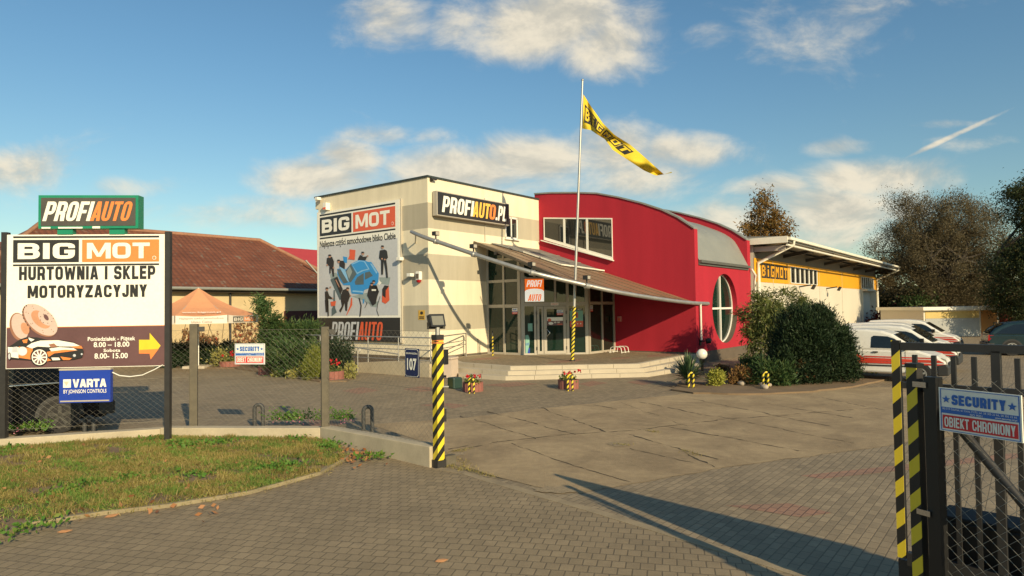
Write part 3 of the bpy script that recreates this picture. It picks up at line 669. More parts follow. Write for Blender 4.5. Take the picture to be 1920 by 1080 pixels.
# rainwater pipe and little lamp at the corner, and the alarm box
MB().tube([(.3, YE-.09, 2.6), (.3, YE-.09, 1.02)], .045, 8).build('downpipe', M['whitepaint'], rh)
MB().tube([(7.05, YE-.1, 4.38), (7.28, YE-.22, 4.05), (7.5, YE-.1, 3.75), (7.5, YE-.1, .3)], .06, 8).build('downpipe', M['whitepaint'], rh)
t = thing('wall_lamp', 'black twin spotlight at the corner of the red hall', 'lamp', H.M @ Vector((.32, YE, .92)), BRZ)
MB().bx(-.06, .06, -.06, -.003, -.12, .14).build('bracket', M['black'], t); MB().tube([(0, -.06, .05), (.05, -.3, .08)], .03, 6).build('arm', M['black'], t)
MB().lathe([(.001, -.12), (.11, -.12), (.13, .1), (.001, .12)], (.1, -.36, .08), 10).build('lamp_head', M['black'], t)
t = thing('wall_box', 'small pink-white alarm box on the red wall beside the entrance', 'alarm', WF.M @ WF.Y(1163, 598, 0), WF.rz)
MB().bx(-.1, .1, -.12, -.003, -.12, .12).build('casing', mat('faded_pink_plastic', (.55, .2, .17), .5), t, bevel=.02); MB().bx(-.05, .05, -.135, -.12, -.09, .04).build('lens', M['signred'], t)
# ------------------------------------------------------------------ entrance canopy
M['poly'] = mat('bronze_polycarbonate', (.25, .165, .095), .4, 0, .3, 1.2, 0, 60, .5)
cn = B.thing('entrance_canopy', 'sloping bronze sheet canopy on a long curved pipe over the entrance', 'canopy')
edge = [(2.85, -.02), (XR, -.02), (XR, YE), (8.9, -8.28), (7.6, -8.25), (6.25, -8.16), (5.4, -8.0), (4.55, -7.80), (3.6, -7.52), (2.7, -7.19), (1.85, -6.76), (1.2, -6.15), (1.5, -4.9), (1.85, -3.8), (2.25, -2.6), (2.6, -1.4), (2.80, -.6)]
sh = MB(); tp = [(x, y, pz(y, x)) for x, y in edge]; bt_ = [(x, y, pz(y, x)-.025) for x, y in edge]
n = len(edge); sh.add(tp+bt_, [list(range(n)), list(range(n, 2*n))[::-1]]+[(i, (i+1) % n, n+(i+1) % n, n+i) for i in range(n)])
sh.build('roof_sheet', M['poly'], cn)
rb = MB()
def edge_y(x):   # front edge of the sheet at local x
    e = edge[3:13]
    for (xa_, ya_), (xb_, yb_) in zip(e[:-1], e[1:]):
        if xb_ <= x <= xa_: return ya_+(yb_-ya_)*(x-xa_)/(xb_-xa_)
    return None
for i in range(6):
    x = 1.9+i*1.05; y1 = edge_y(x); y0 = -.05 if x > 2.9 else -.05-(2.9-x)*3.1
    if y1 is not None: rb.bar((x, y0, pz(y0, x)+.008), (x, y1, pz(y1, x)+.008), .035, .02)
rb.build('glazing_bars', mat('bronze_bars', (.16, .115, .075), .5), cn)
ed = MB(); ep = [edge[i % n] for i in range(11, n+1)]
for (xa_, ya_), (xb_, yb_) in zip(ep[:-1], ep[1:]): ed.bar((xa_, ya_, pz(ya_, xa_)-.03), (xb_, yb_, pz(yb_, xb_)-.03), .06, .12)
ed.build('edge_beam', mat('brown_beam', (.10, .075, .05), .5), cn)
rf = MB()
for i in range(5):
    a_ = Vector((7.8, -1.0-1.6*i, pz(-1.0-1.6*i, 7.8)-.12)); yb_ = -1.6-1.35*i; xb_ = 2.4 if i < 3 else 2.9+.8*(i-3); b_ = Vector((xb_, yb_, pz(yb_, xb_)-.12)); rf.bar(a_, b_, .07, .14)
rf.build('rafter', M['darkmetal'], cn)
M['zincroof'] = mat('dull_zinc_flashing', (.23, .225, .205), .55, .2, .25, 1.5)
ml = MB(); me_ = [(4.1, -.015), (XR-.01, -.015), (XR-.01, -3.75), (6.3, -3.72), (4.75, -3.45), (4.72, -2.4), (4.70, -1.4)]
ml.extr([(x, y, pz(y, x)+.035) for x, y in me_], (0, 0, .03))
for f_ in (.33, .66): ml.bar((4.6, -3.6*f_, pz(-3.6*f_, 4.6)+.075), (XR, -3.72*f_, pz(-3.72*f_, XR)+.075), .05, .03)
ml.build('metal_flashing', M['zincroof'], cn)
MB().bar((4.70, -1.4, pz(-1.4, 4.7)+.07), (4.75, -3.47, pz(-3.47, 4.75)+.07), .06).bar((4.75, -3.47, pz(-3.47, 4.75)+.07), (XR, -3.77, pz(-3.77, XR)+.07), .06).build('snow_guard', M['whitepaint'], cn)
pp = [(-.45, .50), (-.62, -.1), (-.66, -.75), (-.56, -1.5), (-.48, -2.4), (-.38, -3.3), (-.15, -4.3), (.22, -5.25), (.75, -5.8), (1.4, -6.27), (2.0, -6.75), (2.7, -7.2), (3.6, -7.54), (4.55, -7.82), (5.4, -8.02), (6.25, -8.18), (7.6, -8.32), (9.2, -8.30)]
MB().tube([(x, y, pz(y, x)-.02) for x, y in dense(pp, 4)], .085, 10).build('curved_pipe', M['steel'], cn)
MB().bar((-.55, .15, pz(.15)-.05), (-.01, .75, 5.35), .05).build('bracket', M['steel'], cn)
for i, (x, y) in enumerate(((-.6, -1.05), (-.43, -2.9), (.2, -5.2), (1.75, -6.6))):
    z = pz(y, x)
    lp = MB(); lp.bx(x-.02, x+.02, y-.02, y+.02, z+.06, z+.2).bx(x-.12, x+.1, y-.1, y+.1, z+.2, z+.36)
    l_ = lp.build('spotlight', M['darkmetal'], cn); MB().bx(x-.1, x+.08, y-.108, y-.102, z+.22, z+.34).build('lens', M['alu'], l_)
    MB().tube([(x-.08, y+.03, z-.02), (x+.08, y-.05, z-.05)], .11, 8).build('pipe_clamp', M['steel'], cn)
# ------------------------------------------------------------------ platform, steps, ramp
st = B.thing('entrance_steps', 'pale concrete platform with three broad steps before the entrance', 'steps')
b0 = [B.loc(G(*p)) for p in ((860, 708.5), (948, 713.5), (1215, 707), (1303, 693))]
t0 = [B.loc(G(*p, .45)) for p in ((857, 679.5), (957, 686.5), (1198, 682), (1288, 665.5))]
back = [(XR+.6, YE-.05), (XR, YE), (XR, -.02), (.95, -.02)]
for k in range(3):
    f_ = k/2; pl_ = [tuple((b0[i].xy).lerp(t0[i].xy, f_)) for i in range(4)]
    if k < 2: pts = [pl_[0], pl_[1], pl_[2], pl_[3], back[0], back[1], back[2], (.95, -.02)]
    else: pts = pl_+back[1:]
    z0, z1 = .15*k+.001, .15*(k+1)
    mbk = MB().slab(pts, z0, z1-.05, 0).slab([tuple(Vector(p)) for p in pts], z1-.05, z1, 0)
    mbk.build('step', M['stepc'], st, bevel=.012)
    # joints in the nosing
    for (a_, b_) in zip(pl_[:-1], pl_[1:]):
        a_, b_ = Vector(a_), Vector(b_); L_ = (b_-a_).length; m_ = max(1, round(L_/1.0)); nn = Vector((b_.y-a_.y, a_.x-b_.x)).normalized()*.003
        for i in range(1, m_):
            c = a_.lerp(b_, i/m_); d_ = (b_-a_).normalized()*.006; jn = MB(); jn.extr([(*(c-d_+nn), z0+.01), (*(c+d_+nn), z0+.01), (*(c+d_-nn), z0+.01), (*(c-d_-nn), z0+.01)], (0, 0, z1-z0-.014)); jn.build('step_joint', M['joint'], st)
top_ = [tuple(p.xy) for p in t0]+back[1:]
cxy = Vector((sum(p[0] for p in top_)/len(top_), sum(p[1] for p in top_)/len(top_)))
MB().slab([tuple(Vector(p).lerp(cxy, .05)) for p in top_], .4502, .454).build('platform_paving', M['yard'], st)
for c_, w_, d_ in (((1.4, -1.9), 1.0, .5), ((1.9, -5.5), 1.3, .5), ((6.3, -7.3), 1.2, .5), ((4.2, -6.6), .8, .4)):
    MB().slab([(c_[0]-w_, c_[1]), (c_[0], c_[1]-d_), (c_[0]+w_, c_[1]), (c_[0], c_[1]+d_)], .4541, .4575).build('red_paving_inset', M['redblock'], st)
# striped marker bollard post and thin post on the platform
t = thing('slim_post', 'short thin black and yellow striped post before the left glass bay', 'post', G(924, 667.5, .458)); MB().lathe([(.03, 0), (.03, .86), (.028, .9), (.001, .9)], n=10).build('shaft', M['hazs'], t); MB().lathe([(.028, .88), (.024, 1.08), (.001, 1.09)], n=10).build('cap', M['black'], t)
tag(MB().tube([(0, 0, 0), (0, 0, .72)], .014, 6).build('thin_rod', M['darkmetal'], loc=G(896.5, 665, .454)), 'thin dark rod standing by the white wall left of the glass bay', 'rod')
# bicycle rack
BR = Fr(G(1163, 661, .458), BRZ); t = BR.thing('bicycle_rack', 'white tubular bicycle rack on the platform by the red wall', 'bicycle rack')
for i in range(3):
    x = -.4+.32*i; MB().tube([(x, -.3, 0), (x, -.26, .22), (x, -.18, .27), (x, .18, .27), (x, .26, .22), (x, .3, 0)], .018, 6).build('hoop', M['white'], t)
MB().tube([(-.45, -.3, .03), (.3, -.3, .03)], .015, 6).tube([(-.45, .3, .03), (.3, .3, .03)], .015, 6).build('base_rail', M['white'], t)
# ramp along the poster wall
L_ = Fr(C0, R(-38.22))              # x runs right along the poster wall seen from outside, -y is outside
rw0 = L_.loc(G(806, 707.5)); rw1 = L_.loc(G(668, 691))
ramp = L_.thing('access_ramp', 'low stained concrete access ramp along the poster wall', 'ramp')
yo = rw0.y
MB().extr([(-5.2, yo, .0), (rw0.x, yo, .0), (rw0.x, yo, .43), (-.4, yo, .43), (-5.2, yo, .10)], (0, -yo-.02, 0)).build('ramp_slab', M['kerb'], ramp)
MB().extr([(-5.25, yo-.06, 0), (rw0.x+.04, yo-.06, 0), (rw0.x+.04, yo-.06, .50), (-.4, yo-.06, .50), (-5.25, yo-.06, .17)], (0, .14, 0)).build('ramp_kerb', M['kerb'], ramp)
rl = L_.thing('handrail', 'grey tubular handrail along the access ramp', 'railing')
yr = yo+.06
def rp_(px, py): return L_.Y(px, py, yr)
topA = [(640, 633.5), (748, 630), (806, 630)]
zt = rp_(700, 631).z
xs_ = [rp_(x, 640).x for x in (637, 690, 747, 807)]
xl = rp_(570, 640).x
for x in xs_: MB().tube([(x, yr, .3), (x, yr, zt)], .024, 8).build('baluster', M['steel'], rl)
for x in (xl+1.2, xl): MB().tube([(x, yr, 0.1), (x, yr, zt)], .024, 8).build('baluster', M['steel'], rl)
for dz in (0, -.30, -.47, -.86): MB().tube([(xl, yr, zt+dz), (xs_[-1], yr, zt+dz)], .026 if dz == 0 else .018, 8).build('rail', M['steel'], rl)
# return of the rail across the front of the facade
re_ = L_.loc(G(874, 668, .458)); xe, ye = re_.x, re_.y
for dz in (0, -.30, -.47, -.86): MB().tube([(xs_[-1], yr, zt+dz), (xe, ye, zt+dz)], .026 if dz == 0 else .018, 8).build('rail', M['steel'], rl)
MB().tube([(xe, ye, .44), (xe, ye, zt), (xe+.12, ye, zt-.03), (xe+.12, ye, zt-.14)], .026, 8).build('baluster', M['steel'], rl)
# lower hand rails following the slope, on the outer side
yo2 = yo-.16
p1 = L_.Y(672, 652, yo2); p0_ = L_.Y(622, 646, yo2); p2_ = L_.Y(746, 664, yr-.1)
MB().tube([tuple(p0_), tuple(p1), (p1.x+.1, p1.y, p1.z-.08), (p1.x+.06, p1.y, p1.z-.2)], .024, 8).build('rail', M['steel'], rl)
MB().tube([(p1.x-.05, p1.y, 0), (p1.x-.05, p1.y, p1.z)], .024, 8).build('baluster', M['steel'], rl)
q1 = L_.Y(676, 653, yr-.1); MB().tube([tuple(q1), tuple(p2_), (p2_.x+.08, p2_.y, p2_.z-.08), (p2_.x, p2_.y, p2_.z-.15)], .022, 8).build('rail', M['steel'], rl)
# pale grit bin beside the steps
t = thing('grit_bin', 'pale pinkish concrete bin between the striped lamp post and the steps', 'bin', G(838, 708), R(-20)); M['pinkc'] = mat('pinkish_concrete', (.52, .42, .33), .85, 0, .15)
MB().extr([(-.33, -.3, .02), (.33, -.3, .02), (.30, -.27, .68), (-.30, -.27, .68)], (0, .6, 0)).build('body', M['pinkc'], t, bevel=.02); MB().bx(-.12, .12, -.302, -.29, .03, .12).build('hatch', M['black'], t); MB().bx(-.34, .34, -.31, .31, .68, .76).build('lid', M['pinkc'], t, bevel=.02)
# ------------------------------------------------------------------ flag pole and flag
fb = G(1073, 677, .456); ft = at(1092.3, 150, fb.y-.1)
t = thing('flagpole', 'tall leaning grey flagpole with striped foot in front of the entrance', 'flagpole', fb); v = ft-fb
MB().tube([(0, 0, 0), tuple(v*.5), tuple(v)], [.062, .05, .036], 12).build('pole', M['steel'], t)
MB().tube([tuple(v*0), tuple(v*.192)], [.068, .066], 12).build('striped_sleeve', M['hazs'], t)
MB().ball(tuple(v), .05).build('finial', M['steel'], t); MB().lathe([(.12, 0), (.12, .03), (.07, .05)], n=12).build('base_plate', M['darkmetal'], t)
topc = [(1094, 177), (1108, 199), (1130.5, 231), (1152.5, 253), (1182, 271.5), (1208, 294), (1227, 311), (1245, 327), (1259, 322)]
botc = [(1091.5, 241), (1108, 244), (1118, 251), (1134, 261), (1149, 281), (1182, 303), (1208, 320), (1230, 329.5), (1260, 324)]
fd = ft.y
def flagpt(s_, t_, push=0.):
    k = s_*(len(topc)-1); i = min(int(k), len(topc)-2); f_ = k-i
    a_ = [topc[i][j]+(topc[i+1][j]-topc[i][j])*f_ for j in (0, 1)]; b_ = [botc[i][j]+(botc[i+1][j]-botc[i][j])*f_ for j in (0, 1)]
    px, py = a_[0]+(b_[0]-a_[0])*t_, a_[1]+(b_[1]-a_[1])*t_
    return at(px, py, fd-.25*s_*8*.5 + .22*math.sin(s_*15+t_*2.2)*min(1, s_*5)+.08*math.sin(s_*33-t_*4)-push)
fm = MB(); ns, nt_ = 60, 12
vs = [flagpt(i/ns, j/nt_) for i in range(ns+1) for j in range(nt_+1)]
fm.add(vs, [(i*(nt_+1)+j, (i+1)*(nt_+1)+j, (i+1)*(nt_+1)+j+1, i*(nt_+1)+j+1) for i in range(ns) for j in range(nt_)], 0, True)
M['flag'] = mat('yellow_flag_cloth', (.66, .48, .025), .8, 0, .12, 1.5)
fo = fm.build('flag', M['flag']); tag(fo, 'long yellow flag with black lettering streaming from the flagpole', 'flag')
GLY = {'B': [(0, 0, .28, 1), (.28, .8, .75, 1), (.28, .42, .75, .6), (.28, 0, .75, .2), (.72, .56, 1, .86), (.72, .14, 1, .46)], 'I': [(.3, 0, .7, .66), (.3, .8, .7, 1)],
       'G': [(0, 0, .28, 1), (.28, .8, 1, 1), (.28, 0, 1, .2), (.72, 0, 1, .52), (.5, .36, 1, .52)], 'M': [(0, 0, .24, 1), (.76, 0, 1, 1), (.24, .55, .42, .95), (.58, .55, .76, .95), (.4, .4, .6, .75)],
       'O': [(0, 0, .28, 1), (.72, 0, 1, 1), (.28, .8, .72, 1), (.28, 0, .72, .2)], 'T': [(0, .78, 1, 1), (.34, 0, .66, .78)]}
def block_letters(fn, mb, x0, dx, y0, y1, mb_box, mg, gap=.06, only=None):
    for k, ch in enumerate('BIGMOT'):
        if only is not None and k != only: continue
        a_ = x0+dx*k+(dx*.10 if k > 2 else 0); b_ = a_+dx*(1-gap)
        N_ = 5
        for (u0_, v0_, u1_, v1_), m_, lift in [((0, 0, 1, 1), mb_box, .02)]+[((.14+.72*g_[0], .12+.76*g_[1], .14+.72*g_[2], .12+.76*g_[3]), mg, .04) for g_ in GLY[ch]]:
            for i in range(N_):
                for j in range(N_):
                    ua, ub = [a_+(b_-a_)*(u0_+(u1_-u0_)*q_/N_) for q_ in (i, i+1)]; va, vb = [y0+(y1-y0)*(v0_+(v1_-v0_)*q_/N_) for q_ in (j, j+1)]
                    mb.poly([fn(ua, va, lift), fn(ub, va, lift), fn(ub, vb, lift), fn(ua, vb, lift)], m_)
lm = MB(); block_letters(flagpt, lm, .03, .088, .78, .22, 0, 1); lo_ = lm.build('flag_lettering', [M['signdark'], M['flag']], fo)
# ------------------------------------------------------------------ signs: shared artwork
def bigmot(mb, x0, z0, x1, z1, y, d=0, o=1, w_=2, k=-.004):
    W, Hh = x1-x0, z1-z0; X = lambda a: x0+W*a; Z = lambda a: z0+Hh*a
    mb.rect(X(0), Z(.935), X(1), Z(1), y+k, d).rect(X(0), Z(0), X(1), Z(.06), y+k, d)
    mb.rect(X(0), Z(.12), X(.447), Z(.875), y+k, d).rect(X(.468), Z(.12), X(1), Z(.875), y+k, o)
    heavy(mb, 'BIG', X(.032), Z(.235), X(.42), Z(.765), y+2*k, w_, .30, .22, .14); heavy(mb, 'MOT', X(.502), Z(.235), X(.935), Z(.765), y+2*k, w_, .27, .22, .10)
    mb.disc(X(.967), Z(.25), W*.014, W*.014, y+2*k, w_, 14).disc(X(.967), Z(.25), W*.0105, W*.0105, y+3*k, o, 14)
def profiauto(mb, x0, z0, x1, z1, y, wm_, om_, k=-.004, dz=0):
    m_ = x0+(x1-x0)*.545
    sl = .26*(z1-z0); heavy(mb, 'PROFI', x0, z0, m_+sl*.5, z1, y+k, wm_, .37, None, .10, .26); heavy(mb, 'AUTO', m_-sl*.45, z0, x1, z1, y+k, om_, .37, None, .10, .26)
SG = [M['signdark'], M['signorange'], M['signwhite'], M['wine'], M['yellow'], M['signgrey']]
# tall billboard by the fence
bl, br_ = G(6, 842), G(313, 833); bd = (br_-bl); BB = Fr((bl.x, bl.y, 0), math.atan2(bd.y, bd.x))
bb = BB.thing('billboard', 'large cream billboard with opening hours on two dark posts by the lawn', 'billboard')
wR = BB.loc(br_).x
c4 = [BB.Y(*p) for p in ((13, 433), (311, 446), (308, 683), (5, 695))]
BX0, BX1 = .03, c4[1].x; BZ1 = c4[0].z; BZ0 = BB.Y(160, 689).z
zt_ = (BB.Y(13, 433).z, BB.Y(311, 446).z)
BZT = sum(zt_)/2
MB().bx(BX0, BX1, 0, .05, BZ0, BZT).build('panel', M['signwhite'], bb)
for x, w_ in ((-.02, .10), (BX1+.03, .095)):
    p_ = MB().bx(x-w_/2, x+w_/2, -.01, .10, -.02, BZT+.05).build('post', M['darkmetal'], bb)
MB().bx(BX0, BX1, .051, .1, BZT-.12, BZT-.04).bx(BX0, BX1, .051, .1, BZ0+.05, BZ0+.12).build('back_rail', M['darkmetal'], bb)
def bp(px, py): p = BB.Y(px, py); return p.x, p.z
def bbox(a, b): (x0, z1), (x1, z0) = bp(*a), bp(*b); return x0, z0, x1, z1
am = MB(); zs = bp(160, 613)[1]
am.rect(BX0+.012, BZ0+.012, BX1-.012, zs, -.004, 3).rect(BX0+.012, zs, BX1-.012, zs+.012, -.004, 1)
x0, z0, x1, z1 = bbox((25, 443), (298.5, 497)); bigmot(am, x0, z0, x1, z1, 0)
x0, z0, x1, z1 = bbox((36, 500), (291.5, 523)); heavy(am, 'HURTOWNIA I SKLEP', x0, z0, x1, z1, -.004, 0, .36, .22, .17)
x0, z0, x1, z1 = bbox((52, 535.5), (276, 556.5)); heavy(am, 'MOTORYZACYJNY', x0, z0, x1, z1, -.004, 0, .36, .22, .15)
for s_, a_, b_ in (('Poniedziałek - Piątek', (165, 632), (254, 640)), ('8.00 – 18.00', (176, 641.5), (243, 650)), ('Sobota', (194.5, 654), (226, 659.5)), ('8.00- 15.00', (177.5, 662.5), (240, 671.5))):
    x0, z0, x1, z1 = bbox(a_, b_); am.text(s_, x0, z0, x1, z1, -.008, 2, .018)
am.p2([bp(*p) for p in ((261, 637), (281, 637), (281, 624), (301.5, 648), (283, 674), (281, 663), (261, 663))], -.008, 4)
am.p2([bp(*p) for p in ((262, 656), (298, 654), (283, 674), (281, 663), (261, 663))], -.012, 1)
def z2(x, y): return bp(x/7.717, 560+y/7.717)
AM = SG+[mat('print_copper', (.55, .27, .15), .5), mat('print_pale_pink', (.58, .44, .38), .5, 0, .1), M['signdark'], mat('print_brown', (.32, .15, .09), .5), mat('print_red', (.6, .05, .03), .5)]
def ell(cx, cy, rx, ry, rot, y, m_, n=32, x_=1):
    am.p2([z2(cx+rx*math.cos(t)*math.cos(rot)-ry*math.sin(t)*math.sin(rot), cy+rx*math.cos(t)*math.sin(rot)+ry*math.sin(t)*math.cos(rot)) for t in [2*math.pi*i/n for i in range(n)]], y, m_)
ell(275, 405, 205, 130, R(78), -.008, 9); ell(295, 400, 190, 115, R(72), -.011, 7); ell(370, 430, 90, 55, R(66), -.014, 6)
ell(580, 315, 300, 175, R(42), -.017, 9); ell(598, 305, 292, 166, R(42), -.020, 7); ell(600, 300, 165, 95, R(42), -.023, 6); ell(670, 280, 130, 80, R(46), -.026, 7); ell(682, 270, 50, 28, R(55), -.029, 3)
for i in range(9): ell(690+95*math.cos(i*.7), 285+70*math.sin(i*.7), 8, 6, 0, -.030, 3, 8)
for i in range(9):
    a_ = R(42); tt = R(95+12*i); ell(580+288*math.cos(tt)*math.cos(a_)-170*math.sin(tt)*math.sin(a_), 315+288*math.cos(tt)*math.sin(a_)+170*math.sin(tt)*math.cos(a_), 15, 7, R(60), -.0215, 8, 8)
for k in range(26):
    a_ = R(42); tt = k*.9; q_ = .72+.14*(k % 2); ell(598+292*q_*math.cos(tt)*math.cos(a_)-166*q_*math.sin(tt)*math.sin(a_), 305+292*q_*math.cos(tt)*math.sin(a_)+166*q_*math.sin(tt)*math.cos(a_), 6, 5, 0, -.0215, 9, 6)
def ap(pts, y, m_): am.p2([z2(*p) for p in pts], y, m_)
ap([(130, 700), (200, 660), (300, 590), (400, 555), (560, 560), (720, 600), (900, 595), (1080, 630), (1190, 690), (1225, 760), (1200, 850), (1080, 880), (740, 905), (470, 890), (300, 880), (150, 870)], -.032, 8)
ap([(400, 690), (480, 640), (600, 605), (860, 600), (1080, 640), (1170, 680), (1060, 690), (900, 680), (720, 700), (560, 690), (480, 720)], -.035, 2)
ap([(690, 770), (850, 740), (1060, 730), (1140, 745), (960, 770), (800, 790), (720, 840)], -.035, 1); ap([(730, 720), (870, 700), (1080, 712), (1130, 745), (960, 735), (760, 760)], -.038, 2)
ap([(720, 660), (800, 645), (850, 690), (760, 710)], -.038, 9); ap([(830, 655), (980, 650), (1030, 690), (870, 690)], -.038, 2); ap([(1030, 690), (1190, 680), (1215, 720), (1110, 715)], -.038, 1)
ap([(130, 700), (290, 700), (290, 860), (140, 840)], -.035, 2); ap([(290, 690), (490, 720), (480, 880), (280, 850)], -.035, 1); ap([(200, 700), (270, 690), (270, 770), (190, 770)], -.038, 5)
ap([(760, 850), (870, 850), (890, 885), (780, 890)], -.038, 2); ap([(890, 835), (1060, 860), (1020, 885), (930, 885)], -.038, 1); ap([(700, 850), (760, 890), (700, 905)], -.038, 1)
ap([(190, 690), (300, 610), (420, 570), (470, 610), (330, 680)], -.037, 8); ap([(340, 600), (420, 580), (410, 640), (360, 640)], -.039, 1); ap([(430, 560), (520, 590), (470, 620), (440, 590)], -.040, 2)
ell(345, 758, 70, 66, 0, -.041, 5); ell(345, 758, 62, 58, 0, -.043, 2); ell(585, 840, 128, 128, 0, -.041, 8); ell(592, 845, 112, 112, 0, -.043, 2); ell(592, 845, 98, 98, 0, -.045, 3)
for i in range(10):
    t = i*.628; dx_, dz_ = math.cos(t), math.sin(t); ap([(592+20*dx_-9*dz_, 845+20*dz_+9*dx_), (592+100*dx_-10*dz_, 845+100*dz_+10*dx_), (592+100*dx_+10*dz_, 845+100*dz_-10*dx_), (592+20*dx_+9*dz_, 845+20*dz_-9*dx_)], -.047, 2)
ell(592, 845, 28, 28, 0, -.049, 2); ell(157, 830, 24, 55, 0, -.041, 8); ell(157, 832, 17, 44, 0, -.043, 5); ell(1095, 820, 22, 20, 0, -.041, 5); ell(1200, 800, 14, 14, 0, -.041, 5)
am.build('artwork', AM, bb)
# lightbox on the billboard
lbx0, lbz0, lbx1, lbz1 = bbox((76, 362), (262, 432)); q0, q1 = bp(77, 425)[1], bp(262, 433)[1]; q2, q3 = bp(76, 361)[1], bp(262, 373)[1]
lbz0, lbz1 = (q0+q1)/2, (q2+q3)/2
t = BB.thing('lightbox_sign', 'dark sign with green frame standing on top of the billboard', 'sign'); M['green'] = mat('green_painted_metal', (.012, .22, .12), .4, 0, .15)
MB().bx(lbx0, lbx1, -.06, .16, lbz0, lbz1).build('case', M['green'], t); MB().bx(lbx0+.05, lbx1-.05, -.068, -.058, lbz0+.05, lbz1-.05).build('face', mat('sign_warm_grey', (.075, .068, .058), .5), t)
lm = MB(); x0, z0, x1, z1 = bbox((84, 379), (254, 415)); profiauto(lm, x0, z0, x1, z1, -.068, 0, 1, dz=0); lm.rect(lbx0+.06, lbz0+.0, lbx0+.22, lbz0+.03, -.062, 0).rect(lbx0+.36, lbz0, lbx0+.8, lbz0+.03, -.062, 0).rect(lbx0+.98, lbz0, lbx0+1.12, lbz0+.04, -.062, 0); lm.build('lettering', [M['signwhite'], M['signorange']], t)
MB().bx(lbx0+.32, lbx0+.6, -.02, .1, BZT-.0, lbz0).build('foot', M['green'], t); MB().bx(lbx1-.55, lbx1-.27, -.02, .1, BZT-.0, lbz0).build('foot', M['green'], t)
# blue battery sign under it
t = BB.thing('blue_sign', 'blue sign with white lettering hanging below the billboard over the fence', 'sign')
v0 = bbox((115, 697), (210, 750)); vz1 = (bp(115, 694)[1]+bp(210, 689)[1])/2; vz0 = (bp(115, 757)[1]+bp(208, 751)[1])/2
MB().bx(v0[0], v0[2], -.06, .03, vz0, vz1).build('case', M['blue'], t)
MB().bx(v0[0]-.005, v0[2]+.005, -.07, .035, vz1-.02, vz1+.015).bx(v0[0]+.02, v0[2]-.02, -.068, -.058, vz0+.02, vz0+.045).build('trim', M['alu'], t)
lm = MB(); x0, z0, x1, z1 = bbox((140, 710.5), (203, 724.5)); heavy(lm, 'VARTA', x0, z0, x1, z1, -.066, 0, .34, .26, .06); lm.rect(x0-.17, z0, x0-.03, z1, -.066, 0); lm.p2([(x0-.16, z1-.04), (x0-.065, z1-.04), (x0-.11, z0+.03)], -.069, 1)
x0, z0, x1, z1 = bbox((123, 726.5), (203, 734)); lm.text('BY JOHNSON CONTROLS', x0, z0-.035, x1, z1-.035, -.066, 0, .008); lm.build('lettering', [M['signwhite'], mat('pale_peach_print', (.75, .5, .38), .5)], t)
cbl = [BB.Y(*p) for p in ((212, 698), (225, 704), (245, 706), (268, 703), (290, 693), (306, 684))]
tag(MB().tube([(p.x, p.y-.02, p.z) for p in cbl], .012, 5).build('loose_cable', M['white'], loc=BB.o, rz=BB.rz), 'loose pale cable drooping from the billboard beside the blue sign', 'cable')
# ------------------------------------------------------------------ wall poster on the office
po = thing('wall_poster', 'tall vinyl poster of mechanics round a blue car on the office side wall', 'poster', L_.o, L_.rz)
def wp_(px, py): p = L_.Y(px, py, -.1); return p.x, p.z
a_, b_ = wp_(594.5, 399.4), wp_(749, 374); PX0, PX1 = a_[0], b_[0]; PZ1 = (a_[1]+b_[1])/2; PZM = (wp_(596.5, 596.4)[1]+wp_(749, 595)[1])/2; PZ0 = 1.12
MB().bx(PX0, PX1, -.10, -.02, PZ0, PZ1).build('banner', M['signwhite'], po)
MB().bx(PX0-.02, PX0+.0, -.09, -.002, PZ0-.03, PZ1+.03).bx(PX1, PX1+.06, -.09, -.002, PZ0-.03, PZ1+.03).build('frame', M['alu'], po)
am = MB(); y_ = -.10
am.rect(PX0+.01, PZ0+.0, PX1-.01, PZM, y_-.005, 0)
am.rect(PX0+.14, PZM+.1, PX1-.14, wp_(600, 458)[1]-.12, y_-.005, 5)
def wbox(tl, tr, bl_, br2): a_, b_, c_, d_ = wp_(*tl), wp_(*tr), wp_(*bl_), wp_(*br2); return (a_[0]+c_[0])/2, (c_[1]+d_[1])/2, (b_[0]+d_[0])/2, (a_[1]+b_[1])/2
x0, z0, x1, z1 = wbox((599.5, 402.5), (741, 380), (600, 449), (741.5, 431)); bigmot(am, x0, z0, x1, z1, y_, 0, 10, 2, -.006)
x0, z0, x1, z1 = wbox((600, 455), (742, 438), (600, 463), (742, 448)); am.text('Najlepsze części samochodowe blisko Ciebie', x0, z0-.12, x1, z1+.10, y_-.006, 0, .022, 0, .97)
x0, z0, x1, z1 = wbox((622, 604), (720, 603), (620, 637), (718, 637)); heavy(am, 'PROFI', x0, z0, x0+(x1-x0)*.56, z1, y_-.010, 5, .36, .13, .12, .16); heavy(am, 'AUTO', x0+(x1-x0)*.53, z0, x1, z1, y_-.010, 10, .36, .13, .12, .16)
PK = SG+[mat('print_sky_blue', (.04, .29, .66), .5, 0, .1), mat('print_light_blue', (.25, .52, .78), .5), mat('print_skin', (.5, .27, .18), .6), mat('print_slate', (.10, .14, .15), .6), M['signred'], mat('print_pale_teal', (.30, .36, .35), .6)]
def z5(x, y): return wp_(596+x/6.75, 440+y/6.75)
def pp_(pts, lv, m_): am.p2([z5(*p) for p in pts], y_-.008-.004*lv, m_)
